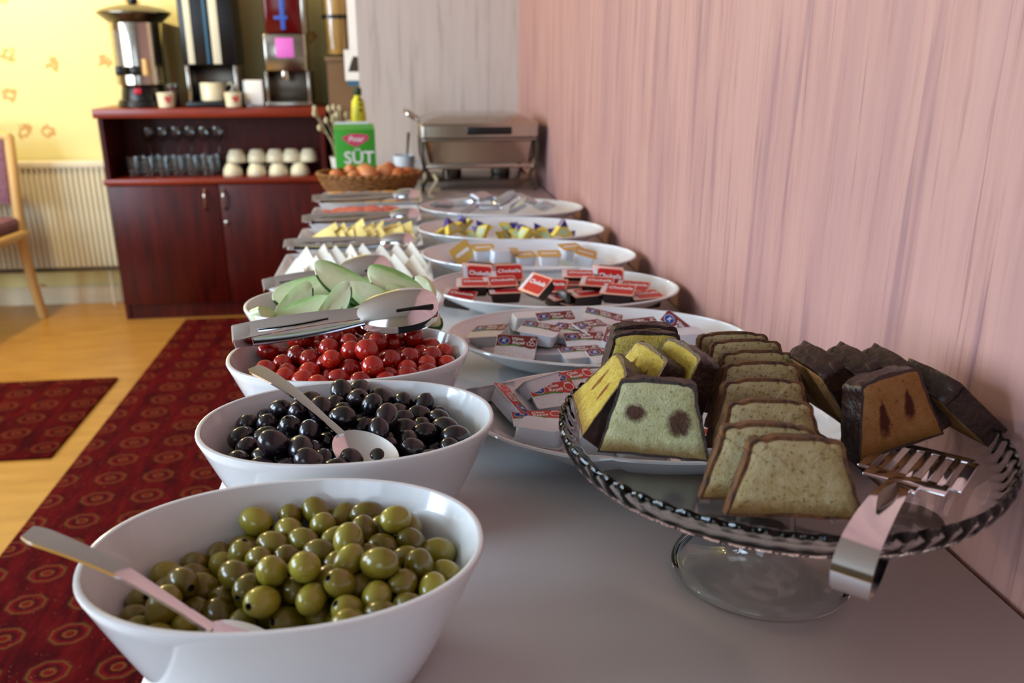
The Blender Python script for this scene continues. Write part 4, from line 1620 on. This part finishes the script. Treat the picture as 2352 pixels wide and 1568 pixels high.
bt = thing('lemon_sauce_bottle', 'yellow bottle with dark green cap behind the milk carton', 'bottle', (-0.145, 3.50, TZ + 0.0012))
B().lathe([(0.026, 0), (0.030, 0.004), (0.030, 0.20), (0.028, 0.24), (0.024, 0.285), (0.014, 0.300), (0.012, 0.312)], 24).obj('bottle_body', 'bottle_yellow', bt)
B().lathe([(0.015, 0.310), (0.016, 0.312), (0.016, 0.334), (0.013, 0.337)], 20).obj('cap', 'bottle_cap', bt)
for i, z in enumerate((0.250, 0.270, 0.288)):
    B().prism([(0.004, z), (0.014, z), (0.014, z + 0.010), (0.004, z + 0.010)], -0.0275 + i * 0.003, -0.020).obj('label_mark', 'notice_dark', bt)

dv = thing('dried_flowers', 'bunch of pale dried flowers in a small pot left of the milk carton', 'flowers', (-0.215, 3.42, TZ + 0.0012))
B().lathe([(0.030, 0), (0.034, 0.004), (0.044, 0.080), (0.046, 0.086), (0.041, 0.086), (0.036, 0.030), (0.01, 0.028)], 24).obj('pot', 'ceramic_plain', dv)
rr = random.Random(3)
for i in range(14):
    an = rr.uniform(0, 2 * PI)
    sp = rr.uniform(0.3, 1.0)
    tip = (math.cos(an) * 0.075 * sp - 0.03, math.sin(an) * 0.04 * sp, rr.uniform(0.19, 0.275))
    B().tube(smoothpath([(math.cos(an) * 0.01, math.sin(an) * 0.01, 0.03), (tip[0] * 0.4, tip[1] * 0.4, 0.14), tip], 4), 0.0016, 5).obj('stem', 'straw', dv)
    B().sphere(tip, 0.009, 0.009, 0.013, 8, 6).obj('flower_head', 'straw', dv)

cp = thing('teaspoon_cup', 'white cup holding a spoon between egg basket and chafing dish', 'cup', (0.022, 3.25, TZ + 0.0012))
B().lathe([(0.030, 0), (0.034, 0.003), (0.040, 0.100), (0.041, 0.106), (0.038, 0.106), (0.032, 0.010), (0.002, 0.008)], 32).obj('cup_body', 'ceramic', cp)
B().tube(smoothpath([(0.040, -0.01, 0.085), (0.062, -0.016, 0.078), (0.060, -0.016, 0.045), (0.037, -0.01, 0.035)], 5), 0.004, 8).obj('handle', 'ceramic', cp)
tsp = thing('teaspoon', 'steel teaspoon standing in the white cup', 'spoon', (0.026, 3.258, TZ + 0.024), (0, R(6), 0))
B().ribbon([(0, 0, 0), (0, 0, 0.08), (0, 0, 0.165)], [0.006, 0.006, 0.011], (1, 0, 0), 0.002).obj('handle', 'steel_dark', tsp)
B().sphere((0, 0, 0.0), 0.010, 0.004, 0.014, 12, 8).obj('spoon_bowl', 'steel_dark', tsp)
tag(B().tube(smoothpath([(0.118, 2.86, TZ + 0.006), (0.100, 2.90, TZ + 0.010), (0.112, 2.94, TZ + 0.030), (0.128, 2.955, TZ + 0.052), (0.120, 2.985, TZ + 0.066)], 6), 0.006, 8)
    .obj('cable', 'cord'), 'pale cable curving up beside the chafing dish', 'cable')

# ------------------------------------------------------------------ chafing dish
cd = thing('chafing_dish', 'rectangular steel chafing dish with lid at the end of the table', 'chafing dish', (0.285, 3.20, TZ + 0.0012))
W, D = 0.200, 0.170
for sx in (-1, 1):
    for sy in (-1, 1):
        B().tube(smoothpath([(sx * W * 1.0, sy * D * 0.9, 0.0), (sx * W * 1.0, sy * D * 0.9, 0.02), (sx * W * 0.90, sy * D * 0.86, 0.055), (sx * W * 0.99, sy * D * 0.92, 0.10), (sx * W, sy * D * 0.95, 0.172)], 5),
                 0.007, 8).obj('leg', 'steel_dark', cd)
fr = B()
for z in (0.078,):
    fr.rbox(-W * 0.95, W * 0.95, -D * 0.92, -D * 0.86, z, z + 0.014, 0.003).rbox(-W * 0.95, W * 0.95, D * 0.86, D * 0.92, z, z + 0.014, 0.003)
    fr.rbox(-W * 0.95, -W * 0.90, -D * 0.9, D * 0.9, z, z + 0.014, 0.003).rbox(W * 0.90, W * 0.95, -D * 0.9, D * 0.9, z, z + 0.014, 0.003)
fr.obj('stand_frame', 'steel', cd)
B().rbox(-W * 0.92, W * 0.92, -D * 0.8, D * 0.8, 0.030, 0.036, 0.002).obj('lower_shelf', 'steel_dark', cd)
for sx in (-0.09, 0.09):
    B().lathe([(0.035, 0.036), (0.036, 0.04), (0.036, 0.066), (0.030, 0.070), (0.012, 0.070)], 24, mat=Matrix.Translation((sx, 0, 0))).obj('fuel_can', 'steel_dark', cd)
rings = []
for s_, z in ((0.030, 0.094), (0.018, 0.098), (0.006, 0.172), (-0.006, 0.178), (-0.006, 0.182), (0.0, 0.184)):
    rings.append([(x, y, z) for x, y in rrect(2 * (W - s_), 2 * (D - s_), 0.022, 4)])
B().loft(rings).obj('water_pan', 'steel', cd)
rings = []
for s_, z in ((-0.008, 0.186), (-0.010, 0.189), (-0.010, 0.226), (-0.006, 0.234), (0.020, 0.247), (0.050, 0.256), (0.090, 0.260)):
    rings.append([(x, y, z) for x, y in rrect(2 * (W - s_), 2 * (D - s_), 0.026, 4)])
B().loft(rings).obj('lid', 'steel', cd, sharp=25)
B().rbox(-0.045, 0.110, -D - 0.0125, -D - 0.009, 0.196, 0.222, 0.0015).obj('dark_reflection_patch', 'black_plastic', cd)  # black rectangle imitating a dark reflection in the steel lid band
hd = B().tube(smoothpath([(-W - 0.006, -0.06, 0.236), (-W - 0.045, -0.07, 0.262), (-W - 0.052, 0.0, 0.270), (-W - 0.045, 0.07, 0.262), (-W - 0.006, 0.06, 0.236)], 6), 0.0075, 8).obj('lid_handle', 'steel', cd)
B().tube([(W + 0.006, -0.02, 0.17), (W + 0.014, -0.02, 0.14), (W + 0.006, -0.03, 0.10), (W - 0.015, -0.03, 0.06)], 0.004, 8).obj('pan_handle', 'steel', cd)

# ------------------------------------------------------------------ mahogany cabinet at the far wall
CX0, CX1, CY0, CY1 = -1.325, -0.335, 4.155, 4.47
cb_ = thing('mahogany_cabinet', 'dark red mahogany cabinet with open shelf at the far wall', 'cabinet', ((CX0 + CX1) / 2, 4.3125, 0))
cw2, cd2 = (CX1 - CX0) / 2, (CY1 - CY0) / 2
B().rbox(-cw2 - 0.012, cw2 + 0.012, -cd2 - 0.020, cd2, 0.940, 0.980, 0.003).obj('top_board', 'mahogany_edge', cb_)
B().box(-cw2, -cw2 + 0.020, -cd2, cd2, 0.0, 0.940).obj('side_panel', 'mahogany', cb_)
B().box(cw2 - 0.020, cw2, -cd2, cd2, 0.0, 0.940).obj('side_panel', 'mahogany', cb_)
B().box(-cw2 + 0.020, cw2 - 0.020, cd2 - 0.012, cd2, 0.0, 0.940).obj('back_panel', 'mahogany', cb_)
B().rbox(-cw2 - 0.010, cw2 + 0.010, -cd2 - 0.016, cd2 - 0.012, 0.642, 0.668, 0.003).obj('middle_shelf', 'mahogany_edge', cb_)
B().box(-cw2 + 0.020, cw2 - 0.020, -cd2 + 0.008, cd2 - 0.012, 0.0, 0.070).obj('plinth', 'mahogany', cb_)
B().box(-cw2 + 0.020, cw2 - 0.020, -cd2 + 0.030, cd2 - 0.012, 0.070, 0.088).obj('bottom_board', 'mahogany', cb_)
for sx in (-1, 1):
    xa, xb = (-cw2 + 0.004, -0.002) if sx < 0 else (0.002, cw2 - 0.004)
    dr = B().rbox(xa, xb, -cd2 - 0.018, -cd2, 0.076, 0.638, 0.002).obj('door', 'mahogany', cb_)
    xh = -0.042 if sx < 0 else 0.042
    xh -= 0.02
    B().tube(smoothpath([(xh, -cd2 - 0.018, 0.618), (xh, -cd2 - 0.040, 0.600), (xh, -cd2 - 0.044, 0.570), (xh, -cd2 - 0.040, 0.540), (xh, -cd2 - 0.018, 0.522)], 5), 0.005, 8).obj('handle', 'steel', dr)
    if sx > 0:
        B().lathe([(0.011, 0), (0.011, 0.006), (0.006, 0.008)], 16, mat=Matrix.Translation((xh, -cd2 - 0.018, 0.462)) @ Matrix.Rotation(R(90), 4, 'X')).obj('lock', 'steel', dr)

# wine glasses (standing on the shelf insert), tumblers, cups inside the open shelf
wg_b = B().lathe([(0.030, 0), (0.030, 0.002), (0.006, 0.006), (0.0035, 0.012), (0.0035, 0.062), (0.010, 0.070), (0.026, 0.088), (0.031, 0.112), (0.029, 0.140), (0.0275, 0.140),
                  (0.0295, 0.112), (0.0245, 0.090), (0.003, 0.072)], 20)
wg_me = wg_b.mesh('wine_glass', 'thin_glass', 50)
gshelf = thing('glass_rack', 'dark shelf insert holding the wine glasses inside the cabinet', 'rack', (-1.01, 4.41, 0.668))
B().box(-0.24, 0.24, -0.05, 0.05, 0.060, 0.072).obj('rack_board', 'mahogany', gshelf)
for sx in (-0.23, 0.23):
    B().box(sx - 0.008, sx + 0.008, -0.05, 0.05, 0.0, 0.060).obj('rack_foot', 'mahogany', gshelf)
for i in range(6):
    tag(ob('wine_glass', wg_me, None, (-1.180 + i * 0.064, 4.40, 0.7405)), 'clear stemmed glass, %s from the left in the cabinet row' % ORD[i], 'glass', 'stemmed glasses in the cabinet')
tb_me = B().lathe([(0.024, 0), (0.026, 0.002), (0.032, 0.090), (0.0305, 0.090), (0.025, 0.008), (0.002, 0.007)], 18).mesh('tumbler', 'thin_glass', 50)
for r_ in range(2):
    for i in range(6):
        tag(ob('tumbler', tb_me, None, (-1.215 + i * 0.066 + r_ * 0.02, 4.215 + r_ * 0.075, 0.6685)), 'clear tumbler, %s from the left in the %s row on the cabinet shelf' % (ORD[i], ('front', 'back')[r_]), 'glass', 'tumblers in the cabinet')
cup_b = B().lathe([(0.022, 0), (0.028, 0.003), (0.042, 0.030), (0.046, 0.056), (0.0445, 0.058), (0.040, 0.032), (0.024, 0.008), (0.002, 0.006)], 24)
cup_me = cup_b.mesh('cup_body', 'cup_cream', 50)
hnd_me = B().tube(smoothpath([(0.043, 0, 0.046), (0.064, 0, 0.046), (0.064, 0, 0.022), (0.040, 0, 0.018)], 5), 0.004, 8).mesh('handle', 'cup_cream', 50)
CUPS = [(-0.775, 0), (-0.665, 0), (-0.565, 0), (-0.465, 0), (-0.755, 1), (-0.660, 1), (-0.575, 1), (-0.500, 1), (-0.420, 1)]
for ci, (x, up) in enumerate(CUPS):
    t = thing('coffee_cup', 'cream coffee cup, %s from the left in the %s row on the cabinet shelf' % (ORD[ci - 4 if up else ci], ('lower', 'upper')[up]), 'cup',
              (x, 4.235 + 0.01 * up, 0.6685 + 0.0605 * up + 0.058), (R(180), 0, R(70 + rnd.uniform(-40, 40))), ('lower row of cabinet cups', 'upper row of cabinet cups')[up])
    ob('cup_body', cup_me, t)
    ob('handle', hnd_me, t)

TOP = 0.981
# tea urn
ur = thing('tea_urn', 'steel tea urn with black base and wide lid on the cabinet', 'urn', (-1.150, 4.31, TOP))
B().lathe([(0.118, 0), (0.120, 0.004), (0.112, 0.030), (0.100, 0.034), (0.092, 0.092), (0.088, 0.098)], 40).obj('base', 'black_plastic', ur)
B().lathe([(0.104, 0.096), (0.108, 0.100), (0.112, 0.360), (0.110, 0.366)], 48).obj('tank', 'steel', ur)
B().lathe([(0.112, 0.364), (0.152, 0.396), (0.158, 0.402), (0.158, 0.408), (0.130, 0.424), (0.060, 0.440), (0.010, 0.444)], 48).obj('lid', 'steel_dark', ur)
B().lathe([(0.012, 0.440), (0.022, 0.450), (0.022, 0.465), (0.010, 0.470)], 20).obj('lid_knob', 'black_plastic', ur)
B().rbox(-0.016, 0.016, -0.108, -0.094, 0.060, 0.084, 0.003).obj('switch', 'switch_red', ur)
for sx in (-0.055, 0.010):
    B().tube([(sx, -0.118, 0.170), (sx, -0.120, 0.330)], 0.010, 10).obj('gauge_tube', 'thin_glass', ur)
    B().rbox(sx - 0.017, sx + 0.017, -0.150, -0.108, 0.140, 0.180, 0.006).obj('tap', 'black_plastic', ur)
B().lathe([(0.018, 0), (0.020, 0.01), (0.014, 0.05), (0.016, 0.07)], 16, mat=Matrix.Translation((0.055, -0.120, 0.140))).obj('tap_lever', 'chair_wood', ur)

# coffee machine: tall black housing on clear legs with a pot below
cm = thing('coffee_machine', 'tall black coffee machine with pale vertical strips on the cabinet', 'coffee machine', (-0.822, 4.31, TOP))
B().rbox(-0.120, 0.120, -0.10, 0.10, 0.180, 0.62, 0.012).obj('housing', 'black_plastic', cm)
B().rbox(-0.092, -0.064, -0.1035, -0.099, 0.188, 0.61, 0.001).obj('pale_strip', 'strip_cream', cm)
B().rbox(0.016, 0.052, -0.1035, -0.099, 0.188, 0.61, 0.001).obj('pale_strip', 'strip_cream', cm)
B().rbox(-0.010, 0.002, -0.1035, -0.099, 0.188, 0.61, 0.001).obj('blue_strip', 'notice_blue', cm)
for sx in (-0.105, 0.105):
    B().rbox(sx - 0.008, sx + 0.008, -0.09, 0.09, 0.022, 0.182, 0.003).obj('side_leg', 'steel', cm)
B().rbox(-0.105, 0.105, 0.075, 0.09, 0.022, 0.182, 0.003).obj('back_plate', 'steel_dark', cm)
B().rbox(-0.125, 0.125, -0.11, 0.10, 0.0, 0.024, 0.006).obj('drip_tray', 'black_plastic', cm)
pt = thing('sugar_pot', 'cream round pot with handle under the coffee machine', 'pot', (-0.835, 4.28, TOP + 0.0245))
B().lathe([(0.052, 0), (0.058, 0.004), (0.060, 0.078), (0.058, 0.082), (0.054, 0.080), (0.052, 0.010), (0.002, 0.009)], 32).obj('pot_body', 'cup_cream', pt)
B().tube(smoothpath([(0.058, 0, 0.070), (0.085, 0, 0.078), (0.088, 0, 0.050), (0.058, 0, 0.030)], 5), 0.007, 8).obj('handle', 'cup_cream', pt)

# juice dispenser
jd = thing('juice_dispenser', 'steel juice dispenser with dark red tank on the cabinet', 'dispenser', (-0.490, 4.31, TOP))
B().rbox(-0.082, 0.082, -0.075, 0.10, 0.318, 0.62, 0.012).obj('tank', 'tank_red', jd)
B().rbox(0.082, 0.100, -0.075, 0.10, 0.318, 0.62, 0.004).obj('tank_side', 'steel', jd)
B().rbox(-0.094, 0.094, -0.085, 0.11, 0.155, 0.318, 0.008).obj('body', 'steel', jd)
B().rbox(-0.094, 0.104, 0.05, 0.11, 0.020, 0.156, 0.004).obj('back_plate', 'steel_dark', jd)
for sx in (-0.092, 0.096):
    B().rbox(sx - 0.006, sx + 0.006, -0.085, 0.055, 0.018, 0.156, 0.002).obj('side_leg', 'steel', jd)
B().rbox(-0.100, 0.106, -0.110, 0.11, 0.0, 0.022, 0.004).obj('drip_tray', 'steel', jd)
B().rbox(-0.040, 0.040, -0.089, -0.084, 0.215, 0.300, 0.002).obj('pink_label', 'display_pink', jd)
B().lathe([(0.020, 0), (0.022, 0.004), (0.018, 0.040)], 18, mat=Matrix.Translation((-0.010, -0.075, 0.116))).obj('spout', 'steel', jd)
tpm = B().rbox(-0.010, 0.010, -0.080, -0.074, 0.335, 0.60, 0.002)
tpm.rbox(-0.038, 0.022, -0.081, -0.075, 0.378, 0.394, 0.003)
tpm.obj('level_gauge', 'tap_blue', jd)

# cups with a red heart
heart = [(0.0, -0.016), (0.014, 0.002), (0.015, 0.010), (0.009, 0.015), (0.0, 0.010), (-0.009, 0.015), (-0.015, 0.010), (-0.014, 0.002)]
for x, lab in ((-1.030, 'small cream cup with red heart beside the tea urn'), (-0.735, 'small cream cup with red heart right of the coffee machine')):
    t = thing('heart_cup', lab, 'cup', (x, 4.20, TOP), (0, 0, 0), 'heart cups on the cabinet')
    B().lathe([(0.030, 0), (0.034, 0.003), (0.038, 0.064), (0.0365, 0.066), (0.032, 0.010), (0.002, 0.008)], 28).obj('cup_body', 'cup_cream', t)
    B().prism([(hx * 0.9 + 0.016, hz * 0.95 + 0.036) for hx, hz in heart], -0.0385, -0.028).obj('red_heart', 'red_print', t)
tg = thing('tea_glass', 'small dark red tea glass behind the left heart cup', 'glass', (-1.015, 4.285, TOP))
B().lathe([(0.020, 0), (0.024, 0.003), (0.028, 0.085), (0.026, 0.088), (0.002, 0.088)], 24).obj('tea', 'tea_red', tg)
B().lathe([(0.022, 0), (0.0265, 0.003), (0.0305, 0.100), (0.0295, 0.100), (0.0255, 0.004), (0.002, 0.002)], 24).obj('glass_wall', 'thin_glass', tg)
npk = thing('napkin_holder', 'stack of white napkins standing in a clear holder on the cabinet', 'napkins', (-0.648, 4.24, TOP), (0, 0, R(-6)))
B().rbox(-0.046, 0.046, -0.010, 0.024, 0.006, 0.118, 0.006).obj('napkin_stack', 'paper', npk)
B().rbox(-0.050, 0.050, -0.016, 0.030, 0.0, 0.006, 0.002).obj('holder_base', 'steel', npk)

# narrow brown side stand with a glass coffee jug, beside the grey wall
bs = thing('side_stand', 'narrow brown wooden stand between cabinet and grey wall', 'stand', (-0.237, 4.36, 0))
B().box(-0.074, 0.083, -0.10, 0.12, 0.0, 1.180).obj('stand_body', 'brown_board', bs)
B().rbox(-0.080, 0.086, -0.106, 0.122, 1.180, 1.200, 0.003).obj('stand_top', 'brown_board', bs)
B().box(-0.070, 0.075, -0.112, -0.10, 0.62, 1.165).obj('door', 'brown_board', bs)
jg = thing('coffee_jug', 'glass coffee jug with black handle band on the brown stand', 'jug', (-0.262, 4.33, 1.201))
B().lathe([(0.030, 0), (0.046, 0.004), (0.050, 0.03), (0.062, 0.30), (0.0605, 0.30), (0.0485, 0.03), (0.002, 0.010)], 32).obj('jug_body', 'thin_glass', jg)
B().lathe([(0.028, 0.010), (0.045, 0.011), (0.0475, 0.03), (0.058, 0.26), (0.002, 0.262)], 28).obj('coffee', 'orange_pastry', jg)
B().loft([[(r_ * math.cos(2 * PI * j / 40), r_ * math.sin(2 * PI * j / 40), z) for j in range(40)] for r_, z in ((0.0595, 0.166), (0.0625, 0.166), (0.0625, 0.182), (0.0595, 0.182))], loop=True).obj('band', 'black_plastic', jg)
B().tube(smoothpath([(0.060, -0.02, 0.174), (0.085, -0.03, 0.174), (0.102, -0.034, 0.160), (0.106, -0.036, 0.080)], 5), 0.008, 8).obj('handle', 'black_plastic', jg)
nt = thing('wall_notice', 'white notice with dark picture hanging by the grey wall edge', 'notice', (-0.180, 4.20, 1.06))
B().box(-0.045, 0.030, -0.004, 0.0, 0.035, 0.170).obj('sheet', 'paper', nt)
B().prism([(-0.030, 0.075), (0.020, 0.075), (0.018, 0.140), (-0.004, 0.142), (-0.014, 0.120)], -0.0048, -0.0036).obj('printed_picture', 'notice_dark', nt)
B().box(-0.035, 0.030, -0.004, 0.0, 0.012, 0.036).obj('blue_strip', 'notice_blue', nt)
B().box(-0.020, 0.026, -0.0035, 0.0, 0.170, 0.42).obj('upper_strip', 'paper', nt)

# ------------------------------------------------------------------ radiator, pipe, baseboard, chair at the far left
rd = thing('radiator', 'white ribbed panel radiator under the floral wallpaper', 'radiator', (-1.78, 4.435, 0))
pts = []
nr = 36
x0, x1 = -0.50, 0.40
for i in range(nr * 4 + 1):
    u = i / (nr * 4)
    ph = (i % 4)
    pts.append((x0 + (x1 - x0) * u, -0.016 if ph in (1, 2) else 0.0))
poly = [(x, y) for x, y in pts] + [(x1, 0.035), (x0, 0.035)]
B().loft([[(x, y, z) for x, y in poly] for z in (0.205, 0.690)]).obj('ribbed_panel', 'radiator_white', rd, sharp=20)
B().rbox(x0 - 0.005, x1 + 0.005, -0.016, 0.046, 0.690, 0.724, 0.004).obj('top_grille', 'radiator_white', rd)
B().tube([(x0 - 0.02, -0.012, 0.193), (x1 + 0.02, -0.012, 0.193)], 0.009, 10).obj('pipe', 'pipe_dark', rd)
B().tube([(x1 - 0.08, 0.0, 0.0), (x1 - 0.08, 0.0, 0.19)], 0.006, 8).obj('valve_pipe', 'radiator_white', rd)
for sx in (x0 + 0.1, x1 - 0.2):
    B().box(sx, sx + 0.03, 0.03, 0.06, 0.30, 0.60).obj('bracket', 'radiator_white', rd)
struct(B().box(XL, XP, YF - 0.014, YF, 0.0, 0.090).obj('baseboard_back', 'baseboard'))

ch = thing('dining_chair', 'wooden dining chair with mauve upholstery at the left edge', 'chair', (-1.985, 4.02, 0), (0, 0, R(-8)))
for sx in (-1, 1):
    B().tube(smoothpath([(sx * 0.215, 0.26, 0.0), (sx * 0.215, 0.215, 0.22), (sx * 0.215, 0.20, 0.45), (sx * 0.215, 0.225, 0.70), (sx * 0.20, 0.265, 0.86)], 5), 0.022, 10).obj('leg', 'chair_wood', ch)
    B().tube([(sx * 0.205, -0.21, 0.0), (sx * 0.210, -0.21, 0.22), (sx * 0.210, -0.21, 0.42)], [0.016, 0.022, 0.026], 10).obj('leg', 'chair_wood', ch)
B().rbox(-0.24, 0.24, -0.24, 0.23, 0.40, 0.44, 0.012).obj('seat_frame', 'chair_wood', ch)
B().rbox(-0.225, 0.225, -0.225, 0.20, 0.44, 0.505, 0.026).obj('seat', 'upholstery', ch)
B().loft([[(x, 0.215 + (z - 0.56) * 0.16 + y, z) for x, y in rrect(0.39, 0.05, 0.02, 4)] for z in (0.56, 0.60, 0.78, 0.84)]).obj('backrest', 'upholstery', ch)
B().tube(smoothpath([(-0.205, 0.26, 0.85), (-0.10, 0.268, 0.885), (0, 0.27, 0.90), (0.10, 0.268, 0.885), (0.205, 0.26, 0.85)], 5), 0.022, 10).obj('top_rail', 'chair_wood', ch)

# ------------------------------------------------------------------ warm ceiling lamp over the drinks corner (its own light included)
def ceiling_lamp(label, x, y, power, col):
    t = thing('pendant_lamp', label, 'lamp', (x, y, 2.05))
    B().lathe([(0.14, 0.0), (0.16, 0.02), (0.10, 0.16), (0.03, 0.19), (0.028, 0.185), (0.095, 0.155), (0.152, 0.02), (0.135, 0.004)], 32, cap0=False, cap1=False).obj('lamp_shade', 'lamp_metal', t)
    B().tube([(0, 0, 0.18), (0, 0, ZC - 2.05)], 0.006, 8).obj('cord', 'lamp_metal', t)
    d = bpy.data.lights.new('bulb', 'POINT')
    d.energy = power
    d.color = col
    d.shadow_soft_size = 0.06
    l = bpy.data.objects.new('bulb', d)
    COL.objects.link(l)
    l.parent = t
    l.location = (0, 0, 0.0)


ceiling_lamp('warm pendant lamp hanging over the drinks corner', -1.75, 3.75, 75, (1.0, 0.80, 0.46))
